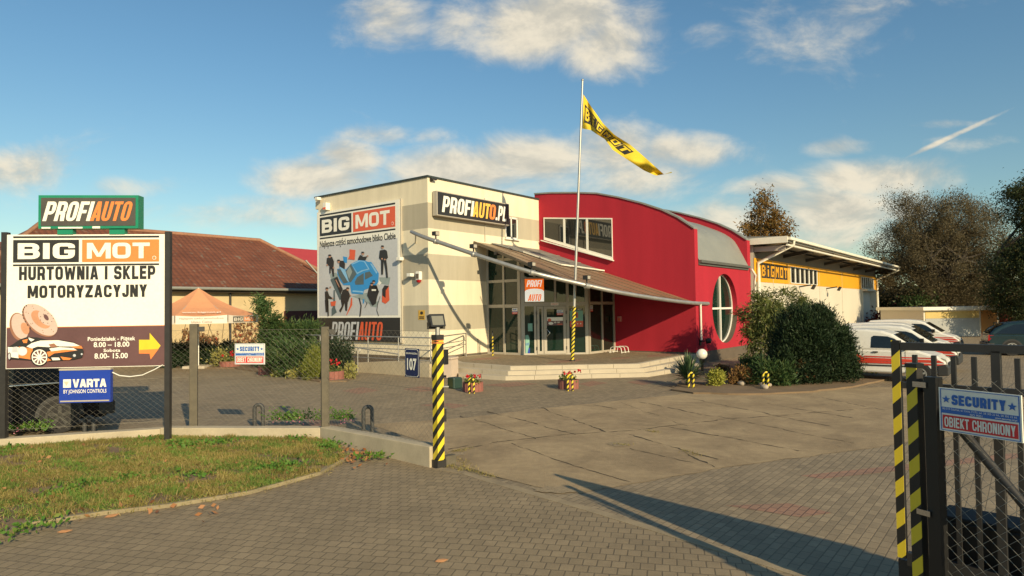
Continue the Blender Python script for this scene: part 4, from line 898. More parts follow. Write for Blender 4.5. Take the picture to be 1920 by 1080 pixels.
# shadows, ramp mat, car, tools
pp_([(150, 500), (230, 480), (300, 560), (180, 600)], 0, 11); pp_([(780, 540), (920, 540), (900, 640), (790, 620)], 0, 11); pp_([(430, 780), (640, 730), (700, 900), (560, 830)], 0, 11); pp_([(640, 860), (780, 840), (740, 920), (670, 910)], 0, 11)
pp_([(160, 570), (240, 530), (310, 800), (280, 830)], 1, 9); pp_([(770, 570), (810, 610), (780, 640), (740, 600)], 1, 2)
pp_([(250, 430), (330, 430), (360, 440), (420, 370), (520, 320), (590, 325), (640, 345), (680, 345), (775, 490), (770, 600), (740, 640), (590, 700), (575, 755), (430, 745), (410, 640), (330, 640), (290, 590), (250, 500)], 2, 6)
pp_([(430, 370), (530, 325), (600, 335), (660, 440), (580, 460), (500, 500)], 3, 7); pp_([(440, 380), (540, 335), (590, 345), (640, 430), (560, 450), (505, 480)], 4, 6); pp_([(355, 460), (420, 370), (495, 500), (420, 605), (390, 590)], 3, 9); pp_([(365, 470), (410, 400), (440, 470), (400, 560)], 4, 11)
pp_([(470, 600), (500, 540), (585, 485), (585, 630), (480, 635)], 3, 9); pp_([(600, 480), (660, 465), (700, 520), (600, 570)], 3, 9); pp_([(440, 640), (585, 635), (575, 755), (440, 720)], 3, 6); pp_([(445, 705), (580, 715), (578, 735), (440, 722)], 4, 7)
pp_([(640, 350), (680, 348), (770, 490), (740, 520), (700, 500)], 3, 6); pp_([(665, 365), (690, 370), (760, 480), (745, 495)], 4, 7); pp_([(250, 440), (330, 440), (400, 600), (330, 620), (270, 520)], 3, 9); pp_([(270, 400), (350, 440), (400, 600), (380, 590)], 4, 7); pp_([(210, 560), (250, 530), (320, 690), (290, 760)], 3, 0); pp_([(225, 570), (240, 570), (285, 670), (270, 660)], 4, 8)
pp_([(405, 185), (480, 195), (470, 320), (385, 310), (405, 260)], 3, 10); pp_([(320, 275), (375, 285), (370, 360), (330, 350)], 1, 6)
pp_([(820, 690), (900, 640), (910, 830), (860, 875), (815, 850)], 3, 10); pp_([(820, 690), (850, 640), (905, 650), (870, 700)], 4, 0); pp_([(820, 690), (865, 700), (862, 800), (822, 770)], 4, 0)
def man(head, body, legs, hands=()):
    pp_([(head[0]+16*math.cos(i*.7), head[1]+20*math.sin(i*.7)) for i in range(9)], 6, 8); pp_([(head[0]-20, head[1]-4), (head[0]-14, head[1]-24), (head[0]+12, head[1]-24), (head[0]+22, head[1]-4)], 7, 0)
    pp_(body, 5, 0)
    for l in legs: pp_(l, 5, 0)
    for h in hands: pp_([(h[0]+11*math.cos(i*.9), h[1]+11*math.sin(i*.9)) for i in range(7)], 6, 8)
man((825, 160), [(790, 200), (850, 188), (880, 205), (893, 290), (865, 320), (800, 320), (780, 295)], [[(805, 320), (838, 325), (835, 420), (830, 505), (808, 505)], [(838, 325), (872, 320), (885, 430), (893, 545), (872, 545), (860, 440)]], ((820, 305), (855, 315)))
man((157, 275), [(120, 295), (185, 280), (210, 340), (205, 410), (165, 415), (115, 360)], [[(150, 410), (172, 410), (168, 490), (152, 490)], [(172, 410), (208, 410), (212, 530), (195, 530)]], ((125, 385), (205, 420)))
man((270, 340), [(275, 330), (330, 330), (350, 370), (345, 440), (280, 400)], []); man((575, 240), [(515, 300), (540, 255), (580, 280), (630, 275), (610, 325), (515, 318)], [], ((635, 270),))
man((122, 690), [(95, 720), (130, 715), (150, 770), (190, 800), (180, 815), (135, 810), (100, 850)], [[(95, 830), (135, 810), (140, 900), (125, 980), (105, 980)], [(115, 830), (140, 830), (145, 1030), (130, 1030)]], ((195, 805), (165, 665)))
man((385, 690), [(320, 700), (380, 680), (415, 770), (390, 850), (300, 850), (295, 780)], [[(300, 840), (350, 850), (325, 920), (295, 985), (275, 960), (310, 900)], [(345, 850), (385, 850), (375, 965), (355, 960)]], ((420, 770),))
man((690, 630), [(640, 720), (660, 640), (740, 640), (780, 720), (755, 790), (740, 870), (700, 900), (630, 770)], [], ()); pp_([(690, 690), (745, 690), (745, 712), (690, 712)], 8, 2); man((715, 600), [(680, 640), (750, 640), (780, 730), (700, 740)], [])
pp_([(165, 850), (235, 840), (225, 900), (175, 905)], 5, 10); pp_([(205, 700), (220, 700), (225, 930), (245, 980), (180, 1030), (180, 940), (200, 900)], 4, 9); pp_([(425, 800), (440, 800), (440, 890), (370, 1020), (365, 1015), (415, 890)], 4, 10); pp_([(520, 800), (535, 800), (560, 900), (545, 1035), (530, 1035), (545, 900)], 4, 0); pp_([(575, 815), (592, 815), (590, 870), (575, 870)], 4, 6); pp_([(605, 840), (632, 870), (600, 930), (596, 926), (622, 872)], 4, 0)
pp_([(790, 780), (796, 780), (765, 880), (755, 960), (778, 1030), (772, 1030), (748, 960), (758, 880)], 4, 0)
am.build('artwork', PK, po)
# lightbox over the entrance
lb = [B.Y(*p, -.32) for p in ((819, 357), (954.5, 382.5), (954.5, 424), (819, 402.5))]
X0, X1 = lb[0].x, lb[1].x; Z1 = (lb[0].z+lb[1].z)/2; Z0 = (lb[2].z+lb[3].z)/2
t = B.thing('facade_sign', 'long black lightbox sign on the sunlit office facade', 'sign')
MB().bx(X0, X1, -.32, -.06, Z0, Z1).build('case', M['alu'], t, bevel=.01); MB().bx(X0+.3, X0+.4, -.06, -.002, Z0+.1, Z1-.1).bx(X1-.4, X1-.3, -.06, -.002, Z0+.1, Z1-.1).build('wall_bracket', M['darkmetal'], t)
MB().bx(X0+.04, X1-.04, -.326, -.318, Z0+.04, Z1-.04).build('face', M['signdark'], t)
lm = MB(); zz0, zz1 = Z0+.17, Z1-.17; W = X1-X0
heavy(lm, 'PROFI', X0+.28, zz0, X0+W*.485, zz1, -.331, 0, .37, .17, .12, .17); heavy(lm, 'AUT', X0+W*.455, zz0, X0+W*.715, zz1, -.331, 1, .36, .17, .08, .17); heavy(lm, 'O', X0+W*.69, zz0, X0+W*.80, zz1, -.331, 2, .37, .17, .1, .17); heavy(lm, '.PL', X0+W*.785, zz0, X0+W*.97, zz1, -.331, 0, .37, .17, .12, .17)
lm.build('lettering', [M['signwhite'], mat('sign_amber', (.85, .5, .09), .4), M['signorange']], t)
# little fittings on the office wall
def fit(name, label, cat, px, py, build, fr=L_, y=0.):
    p = fr.Y(px, py, y); t = thing(name, label, cat, fr.M @ Vector((p.x, y, p.z)), fr.rz); build(t); return t
def f_siren(t):
    MB().bx(-.13, .13, -.17, -.003, -.16, .2).build('casing', M['white'], t, bevel=.03); MB().bx(-.08, .08, -.185, -.171, -.1, .1).build('grille', M['plinth'], t); MB().lathe([(.001, -.28), (.09, -.25), (.11, -.16)], (0, -.09, 0), 12).build('beacon', mat('red_beacon', (.4, .01, .015), .3), t)
fit('alarm_siren', 'white wall alarm siren with red beacon right of the poster', 'alarm', 788, 518, f_siren)
def f_cam(t):
    MB().tube([(0, -.003, 0), (0, -.12, .02)], .03, 6).build('arm', M['white'], t); MB().bx(-.08, .16, -.32, -.1, -.07, .07).build('housing', M['white'], t, bevel=.015); MB().bx(-.082, -.08, -.28, -.14, -.04, .04).build('lens', M['black'], t)
fit('wall_floodlight', 'small white floodlight beside the alarm siren', 'lamp', 775, 516, f_cam); fit('security_camera', 'white camera on the poster edge of the office wall', 'camera', 755.5, 486, f_cam); fit('security_camera', 'white camera high at the far end of the poster wall', 'camera', 602, 374, f_cam)
def f_box(t):
    MB().bx(-.12, .14, -.25, -.003, -.15, .2).build('casing', M['white'], t, bevel=.02); MB().bx(-.1, .12, -.26, -.25, -.12, -.02).build('louvre', M['signred'], t)
fit('alarm_box', 'cream alarm box above the poster corner', 'alarm', 616, 389, f_box)
def f_cam2(t):
    MB().bx(-.05, .05, -.1, -.003, -.02, .12).build('bracket', M['darkmetal'], t); MB().bx(-.08, .2, -.2, -.1, .02, .1).build('housing', M['darkmetal'], t, bevel=.015)
fit('security_camera', 'dark camera under the roof corner over the facade sign', 'camera', 807, 339, f_cam2, B)
mb = MB().rect(-.2, -.2, .2, .2, -.012, 0).disc(0, .08, .09, .07, -.016, 1, 12).rect(-.15, -.1, .15, -.06, -.016, 1).rect(-.15, -.16, .15, -.12, -.016, 1); mb.bx(-.2, .2, -.011, -.002, -.2, .2, 2)
p = L_.Y(791, 590.5, 0); tag(mb.build('warning_plate', [mat('amber_plate', (.62, .38, .06), .5), M['signdark'], M['alu']], loc=L_.M @ p, rz=L_.rz), 'small amber warning plate low on the office corner wall', 'sign')
# ------------------------------------------------------------------ warehouse
W_ = B
wh = W_.thing('warehouse', 'long white warehouse with a yellow band and wide overhanging roof', 'building')
WX0, WX1, WY = 15.72, 50.6, -8.25
M['panel'] = mat('white_sandwich_panel', (.62, .57, .47), .6, 0, .10, .8, .1, 30, .4, .04, 1); M['band'] = mat('yellow_sandwich_panel', (.72, .34, .012), .55, 0, .08, .8)
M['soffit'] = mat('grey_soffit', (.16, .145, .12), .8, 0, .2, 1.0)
ywin = [(22.3, 28.7), (43.6, 49.3)]
MB().bx(WX0, WX1, WY, 6.5, 0, 5.7).build('wall', M['panel'], wh)
bm_ = MB(); xs = [WX0-.01, 22.3, 28.7, 43.6, 49.3, WX1+.01]
bm_.bx(WX0-.01, WX1+.01, WY-.02, WY-.001, 3.75, 3.80)
for i in range(0, 6, 2): bm_.bx(xs[i], xs[i+1], WY-.02, WY-.001, 3.80, 5.0)
for a_, b_ in ywin: bm_.bx(a_, b_, WY-.02, WY-.001, 4.84, 5.0)
bm_.build('yellow_band', M['band'], wh)
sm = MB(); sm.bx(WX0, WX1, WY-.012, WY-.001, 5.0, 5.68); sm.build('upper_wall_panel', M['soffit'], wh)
jn = MB()
for x in (18.9, 22.0, 29.3, 36.2, 43.2): jn.bx(x-.025, x+.025, WY-.024, WY-.0, .1, 4.99)
jn.build('panel_joint', mat('pale_joint_strip', (.5, .46, .38), .6), wh)
for a_, b_ in ywin:
    wm = MB(); nb = 6; 
    for i in range(nb+1): x = a_+(b_-a_)*i/nb; wm.bx(max(a_, x-.09), min(b_, x+.09), WY-.05, WY-.003, 3.80, 4.84)
    wm.bx(a_, b_, -.045+WY, WY-.003, 3.802, 3.85).bx(a_, b_, -.045+WY, WY-.003, 4.79, 4.838)
    wf_ = wm.build('window', M['white'], wh); MB().bx(a_+.01, b_-.01, WY-.012, WY-.004, 3.801, 4.838).build('pane', M['glassup'], wf_)
dm = MB().bx(43.7, 47.2, WY-.05, WY-.003, 0, 3.5); dd = dm.build('door', mat('pale_grey_door', (.50, .49, .45), .5), wh); MB().bx(43.5, 43.7, WY-.12, WY-.001, 0, 3.6).bx(47.2, 47.4, WY-.5, WY-.001, 0, 3.6).bx(43.5, 47.4, WY-.5, WY-.001, 3.6, 3.75).build('frame', M['panel'], dd)
EY = -10.05
rf = MB(); rf.extr([(WX0-.3, EY, 5.70), (WX0-.3, EY, 5.98), (WX0-.3, -1, 6.6), (WX0-.3, 6.8, 6.1), (WX0-.3, 6.8, 5.85), (WX0-.3, -1, 6.3)], (WX1-WX0+1.6, 0, 0)); rf.build('roof', M['zincroof'], wh)
MB().bx(WX0-.36, WX0-.302, EY-.02, WY+1, 5.66, 5.99).build('verge_board', M['whitepaint'], wh)
MB().bx(WX0-.3, WX1+1.3, EY-.16, EY-.02, 5.80, 5.94).build('gutter', M['whitepaint'], wh)
MB().tube([(WX0-.2, EY+.05, 5.55), (WX1+1.2, EY+.05, 5.55)], .06, 8).build('eaves_pipe', M['whitepaint'], wh)
for i in range(8):
    x = WX0+.4+i*4.9; MB().bar((x, WY, 5.35), (x, EY+.1, 5.6), .12, .2).build('roof_bracket', M['darkmetal'], wh)
MB().bx(WX0+.0, WX0+.12, EY+.2, WY-.02, 5.30, 5.56).build('bracket_channel', M['alu'], wh)
for x in (WX0+.35, WX1-.1):
    MB().tube([(x+.2, EY-.08, 5.84), (x+.2, EY-.08, 5.60), (x, WY-.12, 4.75), (x, WY-.12, 4.3), (x, WY-.12, .1)], .085, 8).build('downpipe', M['whitepaint'], wh)
def wfn(u, v, lift): return (16.85+u*4.9, WY-.022-lift*.2, 3.98+v*.80)
lw = W_.thing('wall_lettering', 'black block lettering on the yellow band of the warehouse', 'lettering')
for k in range(6): lt = MB(); block_letters(wfn, lt, 0, .163, 0, 1, 0, 1, .05, k); lt.build('letter', [M['signdark'], M['band']], lw)
for x, lbl in ((24.2, 'dark floodlight under the first warehouse window'), (31.2, 'long armed dark lamp on the warehouse wall above the willow shrub'), (48.9, 'dark lamp at the far end of the warehouse wall')):
    t = thing('wall_lamp', lbl, 'lamp', W_.M @ Vector((x, WY-.02, 3.62)), W_.rz); MB().tube([(0, 0, 0), (0, -.7, .1)], .04, 6).build('arm', M['darkmetal'], t); MB().extr([(-.18, -.7, -.15), (.18, -.7, -.15), (.18, -.85, .12), (-.18, -.85, .12)], (0, -.12, -.04)).build('lamp_head', M['darkmetal'], t)
# ------------------------------------------------------------------ houses at the left
def tiles(name, c1, c2, px_=.30, py_=.36, axis=0):
    m, t, p = base(name); co = t.new('ShaderNodeTexCoord').outputs['Object']; s_ = t.new('ShaderNodeSeparateXYZ'); t.l.new(co, s_.inputs[0])
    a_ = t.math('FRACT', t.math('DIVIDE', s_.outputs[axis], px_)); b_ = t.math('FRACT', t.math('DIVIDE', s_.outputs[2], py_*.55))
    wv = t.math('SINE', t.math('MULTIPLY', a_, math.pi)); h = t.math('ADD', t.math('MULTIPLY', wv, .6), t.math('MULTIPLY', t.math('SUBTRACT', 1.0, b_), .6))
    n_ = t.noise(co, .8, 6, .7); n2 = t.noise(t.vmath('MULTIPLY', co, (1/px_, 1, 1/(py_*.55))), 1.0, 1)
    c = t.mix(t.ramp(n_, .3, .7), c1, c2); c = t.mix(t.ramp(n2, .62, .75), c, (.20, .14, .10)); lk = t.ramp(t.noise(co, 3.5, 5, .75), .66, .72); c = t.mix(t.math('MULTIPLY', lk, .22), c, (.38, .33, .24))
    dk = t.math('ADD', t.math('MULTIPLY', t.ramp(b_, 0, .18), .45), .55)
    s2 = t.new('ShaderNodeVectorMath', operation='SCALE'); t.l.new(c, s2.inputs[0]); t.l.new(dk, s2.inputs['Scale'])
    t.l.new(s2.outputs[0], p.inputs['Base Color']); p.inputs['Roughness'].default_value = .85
    bn = t.new('ShaderNodeBump'); bn.inputs['Strength'].default_value = 1; bn.inputs['Distance'].default_value = .06; t.l.new(h, bn.inputs['Height']); t.l.new(bn.outputs[0], p.inputs['Normal'])
    return m
e0 = at(420, 541, 36.5); HF = Fr((e0.x, e0.y, 0), BRZ)
el, er = HF.Y(150, 531.5), HF.Y(655, 545.5); zE = HF.Y(420, 541).z
hs = HF.thing('tiled_house', 'low cream house with a brown tiled half-hipped roof left of the office', 'house')
D_ = 6.0
rl_, rr_ = HF.Y(60, 424, D_), HF.Y(487, 446, D_); zR = (rl_.z+rr_.z)/2
hipx = HF.Y(600, 520, 2.6)
xrl = HF.Y(76, 422, D_).x; xl_ = min(el.x-1.5, xrl-4.5); xr_ = er.x
tm = MB(); tm.add([(xl_, -.1, zE), (xr_, -.1, zE), (xr_-.6, 2.0, zE+(zR-zE)*.35), (rr_.x, D_, zR), (xrl, D_, zR), (xl_, 2*D_, zE), (xr_, 2*D_, zE), (xr_-.6, 2*D_-2, zE+(zR-zE)*.35)],
    [(0, 1, 2, 3, 4), (4, 3, 7, 6, 5), (2, 7, 3), (1, 6, 7, 2), (0, 4, 5)])
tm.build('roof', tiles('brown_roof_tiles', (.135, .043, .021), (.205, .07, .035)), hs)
MB().tube([(xl_, 0, zE+.03), (xrl, D_, zR+.03), (rr_.x, D_, zR+.03), (xr_-.6, 2.0, zE+(zR-zE)*.35+.05)], .13, 8).build('ridge_tiles', mat('weathered_ridge', (.30, .15, .09), .9, 0, .4, 6), hs)
MB().tube([(xl_, -.18, zE-.02), (xr_, -.18, zE-.02)], .09, 8).build('gutter', M['zinc'], hs)
MB().bx(xl_, xr_-.4, .45, 2*D_-.4, 0, zE).build('wall', mat('aged_cream_render', (.56, .44, .25), .9, 0, .22, 1.2, .2, 60), hs)
MB().bx(xl_, xr_, .0, .44, zE-.22, zE-.05).build('eaves_board', mat('dark_timber', (.06, .045, .03), .8), hs)
xb_ = HF.Y(533, 600, .4).x; MB().bx(xb_, xr_-.4, .40, .449, 0, 2.55).build('boarding', mat('dark_red_boards', (.10, .035, .03), .8, 0, .3, 3, .3, 30), hs)
MB().bar(HF.Y(573, 488, 2.2), HF.Y(598, 516, 1.9), .16, .08).build('flue_board', M['zinc'], hs)
dp = HF.Y(432, 600, .3); MB().tube([(dp.x, .3, 0), (dp.x, .3, zE-.1)], .06, 8).build('downpipe', M['darkmetal'], hs)
e1 = at(585, 500, 62); HR = Fr((e1.x, e1.y, 0), BRZ); t = HR.thing('red_roofed_house', 'distant house with a bright red metal roof behind the brown roof', 'house')
z0_ = 4.2; zt_ = HR.Y(575, 470, 3).z
MB().add([(-9, -1, z0_), (9, -1, z0_), (9, 4, zt_+.2), (-3.0, 4, zt_+.3), (9, 9, z0_), (-9, 9, z0_)], [(0, 1, 2, 3), (3, 2, 4, 5), (0, 3, 5)]).build('roof', mat('red_metal_roof', (.36, .045, .05), .5, 0, .12), t); MB().bx(-8.6, 8.6, -.5, 8.5, 0, z0_).build('wall', M['panel'], t)
# the tail of another roof behind the billboard's left post
e1 = at(-40, 440, 46); HQ = Fr((e1.x, e1.y, 0), BRZ); t = HQ.thing('red_gabled_house', 'reddish house roof at the left edge behind the billboard post', 'house')
za_ = HQ.o and at(-40, 470, 46).z; MB().add([(-8, -3, za_-2.2), (3.2, -3, za_-2.2), (3.2, 2, za_+.9), (-8, 2, za_+.9), (3.2, 7, za_-2.2), (-8, 7, za_-2.2)], [(0, 1, 2, 3), (3, 2, 4, 5)]).build('roof', mat('old_red_tiles', (.24, .08, .06), .85, 0, .25), t); MB().extr([(3.0, -2.6, 0), (3.0, -2.6, za_-2.0), (3.0, 2, za_+.8), (3.0, 6.6, za_-2.0), (3.0, 6.6, 0)], (-10.8, 0, 0)).build('wall', M['planter'], t)
# ------------------------------------------------------------------ far shed
SA, SB = G(1733, 632), G(1874, 629.5); sdv = SB-SA; SF = Fr((SA.x, SA.y, 0), math.atan2(sdv.y, sdv.x)); Ls = sdv.length
t = SF.thing('garage_shed', 'low flat-roofed garage with grey shutter and orange door in the far corner', 'shed'); hS = SF.Y(1733, 582).z
M['shedgrey'] = mat('grey_shutter', (.33, .34, .33), .7, 0, .12, .8)
MB().bx(0, Ls, 0, 5, 0, hS).build('wall', M['panel'], t); MB().bx(-.25, Ls+.6, -.35, 5.2, hS, hS+.24).build('roof', M['whitepaint'], t)
xd = SF.Y(1838, 600).x
MB().bx(.12, xd-.1, -.04, -.002, 0, hS-.62).build('shutter', M['shedgrey'], t); MB().bx(.12, xd-.1, -.03, -.002, hS-.60, hS-.1).build('faded_band', mat('faded_yellow_band', (.50, .37, .13), .7, 0, .3, 1.5), t)
dd = MB().bx(xd+.05, Ls-.15, -.04, -.002, 0, hS-.05).build('door', mat('orange_brown_door', (.36, .16, .035), .7, 0, .2), t); MB().bx(Ls-.5, Ls-.2, -.08, -.041, .9, 1.0).build('handle', M['black'], dd)
# ------------------------------------------------------------------ fence with kerb wall
K = [G(-60, 848), G(300, 823), G(600, 826), G(806, 877)]
fe = thing('chain_link_fence', 'chain-link fence on a low concrete kerb between billboard and gateway', 'fence', (0, 0, 0))
def offs(pts, d):
    out = []
    for i, p in enumerate(pts):
        a_ = (pts[i]-pts[i-1]).normalized() if i else None; b_ = (pts[i+1]-pts[i]).normalized() if i < len(pts)-1 else None
        t_ = ((a_ or b_)+(b_ or a_)).normalized(); n_ = Vector((-t_.y, t_.x, 0)); out.append(p+n_*d)
    return out
K2 = offs(K, .26)
for i in range(3):
    h0, h1 = ((.20, .20), (.22, .24), (.26, .33))[i]
    a_, b_, c_, d_ = K[i], K[i+1], K2[i+1], K2[i]
    sub = 1 if i < 2 else 2
    MB().add([(*a_.xy, -.02), (*b_.xy, -.02), (*c_.xy, -.02), (*d_.xy, -.02), (*a_.xy, h0), (*b_.xy, h1), (*c_.xy, h1), (*d_.xy, h0)], [(3, 2, 1, 0), (4, 5, 6, 7), (0, 1, 5, 4), (1, 2, 6, 5), (2, 3, 7, 6), (3, 0, 4, 7)]).build('kerb_wall', M['kerb'], fe, bevel=.015)
KM = offs(K, .15)
def along(p, d): return p
fp_ = [G(363, 799, .2), G(610, 803, .22)]
FP = [KM[0], fp_[0], fp_[1], KM[3]]
FT = 2.2
for p, hh in ((fp_[0], 2.28), (fp_[1], 2.2), (KM[0], 2.25)):
    po_ = MB().bx(-.075, .075, -.075, .075, .15, hh).build('post', M['rustpost'], fe, loc=(p.x, p.y, 0), rz=R(20), bevel=.008)
    MB().bx(.075, .2, -.04, .04, hh-.16, hh-.06).build('bracket', M['darkmetal'], po_)
wm = MB()
def chain(mb, a_, b_, z0, z1, pitch=.125, r_=.0012, slope=.85):
    a_ = Vector((a_.x, a_.y, 0)); b_ = Vector((b_.x, b_.y, 0)); L = (b_-a_).length; t_ = (b_-a_)/L; H_ = z1-z0; run = H_/slope
    nrm = Vector((-t_.y, t_.x, 0))
    k = -int(run/pitch)-1
    while k*pitch < L+run:
        for sg in (1, -1):
            x0 = k*pitch if sg > 0 else k*pitch+run; x1 = x0+run*sg; z_0, z_1 = z0, z1
            lo, hi = (x0, x1) if sg > 0 else (x1, x0)
            if hi <= 0 or lo >= L: continue
            def zz(x): return z0+(x-x0)/(x1-x0)*H_
            xs0, xs1 = max(0, lo), min(L, hi)
            p = a_+t_*xs0+nrm*(.003*sg); q = a_+t_*xs1+nrm*(.003*sg); za, zb_ = zz(xs0), zz(xs1)
            d = Vector((q.x-p.x, q.y-p.y, zb_-za)).normalized(); s_ = d.cross(nrm)*r_; n_ = nrm*r_
            vs = [Vector((p.x, p.y, za))+v for v in (s_, -s_*.5+n_, -s_*.5-n_)]+[Vector((q.x, q.y, zb_))+v for v in (s_, -s_*.5+n_, -s_*.5-n_)]
            mb.add(vs, [(0, 1, 4, 3), (1, 2, 5, 4), (2, 0, 3, 5)])
        k += 1
M['wire'] = mat('galvanised_wire', (.22, .20, .155), .45, .3, .2)
for i in range(3):
    chain(wm, FP[i], FP[i+1], .30, FT-.05); 
    for z in (.34, 1.2, FT-.05): wm.tube([(FP[i].x, FP[i].y, z), (FP[i+1].x, FP[i+1].y, z)], .0035, 4, caps=False)
wm.build('wire_mesh', M['wire'], fe)
# security sign on the fence
fa, fbb = FP[1], FP[2]; fdv = fbb-fa; FF = Fr((fa.x, fa.y, 0), math.atan2(fdv.y, fdv.x))
def secsign(t, w_, h_, yk=0):
    MB().bx(0, w_, -.012, 0, 0, h_).build('plate', M['signwhite'], t)
    mb = MB(); k = -.014
    for z0, z1 in ((.02, .035), (.965, .98)): mb.rect(.02*w_, z0*h_, .98*w_, z1*h_, k, 2)
    mb.rect(.02*w_, .035*h_, .032*w_, .965*h_, k, 2).rect(.968*w_, .035*h_, .98*w_, .965*h_, k, 2)
    mb.rect(.032*w_, .42*h_, .968*w_, .56*h_, k, 2).rect(.045*w_, .07*h_, .955*w_, .38*h_, k, 1)
    heavy(mb, 'SECURITY', .17*w_, .63*h_, .83*w_, .86*h_, k-.001, 2, .42, .24, .14); heavy(mb, 'OBIEKT CHRONIONY', .07*w_, .11*h_, .93*w_, .34*h_, k-.002, 0, .33, .17, .14)
   
    mb.text('80-719 Gdańsk, ul. Cicha 71/73, tel. 58 305 22 66, 58 305 22 66', .05*w_, .495*h_, .95*w_, .55*h_, k-.002, 0, .0).text('ISO 9001', .40*w_, .43*h_, .55*w_, .475*h_, k-.002, 0, .0).text('www.security.gd.pl', .70*w_, .43*h_, .95*w_, .48*h_, k-.002, 0, .02)
    for cx_ in (.10, .90): mb.p2([(w_*cx_+.055*w_*(1 if i % 2 == 0 else .42)*math.sin(i*math.pi/5), .74*h_+.055*w_*(1 if i % 2 == 0 else .42)*math.cos(i*math.pi/5)) for i in range(10)], k-.002, 2)
    mb.build('artwork', SEC, t)
a_, b_ = FF.Y(441, 683, -.03), FF.Y(497, 644, -.03)
t = FF.thing('security_sign', 'small white blue and red security sign wired to the fence mesh', 'sign', 'security signs', off=(a_.x, -.03, a_.z)); secsign(t, b_.x-a_.x, b_.z-a_.z)
# house number plate on the last fence bay
fa, fbb = FP[2], FP[3]; fdv = fbb-fa; FN = Fr((fa.x, fa.y, 0), math.atan2(fdv.y, fdv.x))
a_, b_ = FN.Y(760.5, 706, -.04), FN.Y(786.5, 654, -.04); w_, h_ = b_.x-a_.x, b_.z-a_.z
t = FN.thing('number_plate', 'navy blue enamel plate with white 107 on the fence by the striped post', 'sign', off=(a_.x, -.04, a_.z))
MB().bx(0, w_, -.012, 0, 0, h_).build('plate', M['navy'], t, bevel=.004)
mb = MB(); k = -.0135
oc = lambda i_, c_: [(i_+c_, i_), (w_-i_-c_, i_), (w_-i_, i_+c_), (w_-i_, h_-i_-c_), (w_-i_-c_, h_-i_), (i_+c_, h_-i_), (i_, h_-i_-c_), (i_, i_+c_)]
mb.p2(oc(.012, .03), k, 0).p2(oc(.019, .03), k-.002, 1); mb.text('107', .17*w_, .24*h_, .84*w_, .66*h_, k-.004, 0, .03); mb.text('GRUNWALDZKA', .09*w_, .80*h_, .91*w_, .86*h_, k-.004, 0, .02)
mb.build('lettering', [M['signwhite'], M['navy']], t)
# hoop bollards beside the kerb
def hoop(t, w_, h_, r_, m_, nm='hoop'):
    pts = [(-w_/2, 0, -.02), (-w_/2, 0, h_-w_/2)]+[(-w_/2*math.cos(a), 0, h_-w_/2+w_/2*math.sin(a)) for a in [math.pi*i/8 for i in range(1, 8)]]+[(w_/2, 0, h_-w_/2), (w_/2, 0, -.02)]
    MB().tube(pts, r_, 8).build(nm, m_, t)
M['dkpipe'] = mat('faded_black_pipe', (.055, .055, .052), .6, 0, .3, 6)
for (px, py, yt), lbl in zip(((485, 801, 759), (690, 818, 763), (167, 815, 782)), ('grey hoop bollard behind the fence between its two posts', 'grey hoop bollard behind the kerb nearest to the number plate', 'grey hoop bollard beside the wheel of the black car')):
    p = G(px, py); t = thing('hoop_bollard', lbl, 'bollard', p, R(10), 'grey hoop bollards'); hoop(t, .17, (py-yt)*p.y/F_PX, .042, M['dkpipe'])
# ------------------------------------------------------------------ striped lamp post of the gateway
lp = G(823, 876); t = thing('striped_lamp_post', 'black and yellow striped gate post with a floodlight on top', 'lamp post', lp, R(42))
MB().bx(-.065, .065, -.065, .065, .1, 2.02).build('shaft', M['haz'], t); MB().bx(-.085, .085, -.085, .085, -.02, .12).build('foot', M['darkmetal'], t); MB().bx(.09, .3, -.06, .06, .0, .16).build('stop_block', M['rustpost'], t)
MB().bx(-.072, .072, -.072, .072, 2.02, 2.10).build('cap', M['darkmetal'], t); MB().bx(-.07, .07, -.07, .07, 1.96, 1.99).bx(-.069, .069, -.069, .069, 2.005, 2.019).build('orange_tape', M['signorange'], t)
MB().tube([(0, 0, 2.1), (0, 0, 2.22)], .04, 8).build('stem', M['steel'], t)
hd = thing('floodlight', 'black LED floodlight on top of the striped post', 'lamp', lp+Vector((-.02, 0, 2.22)), R(35))
MB().extr([(-.16, -.10, .02), (.16, -.10, .02), (.16, -.02, .26), (-.16, -.02, .26)], (0, .12, -.03)).build('housing', M['black'], hd, bevel=.01); MB().p2([(-.125, .05), (.125, .05), (.125, .235), (-.125, .235)], 0).build('lens', mat('grey_lamp_glass', (.20, .19, .15), .2), hd)
hd.children[1].rotation_euler.x = math.atan2(-.08, .24); hd.children[1].location = (0, -.112, 0)
MB().tube([(-.19, 0, .1), (-.19, 0, -.02), (.19, 0, -.02), (.19, 0, .1)], .015, 6).build('yoke', M['darkmetal'], hd); hd.scale = (.82, .82, .82)
MB().bx(.07, .16, -.07, .03, 1.62, 1.86).build('junction_box', M['black'], t, bevel=.006); MB().bx(.068, .10, -.08, -.066, .72, .92).build('latch_plate', M['darkmetal'], t)
pc = MB().tube([(.06, -.05, 1.27), (.17, -.14, 1.27)], .02, 6).build('sensor_arm', M['steel'], t); MB().bx(.12, .30, -.25, -.08, 1.24, 1.42).build('sensor_box', mat('dark_green_plastic', (.015, .04, .03), .5), pc, bevel=.02)
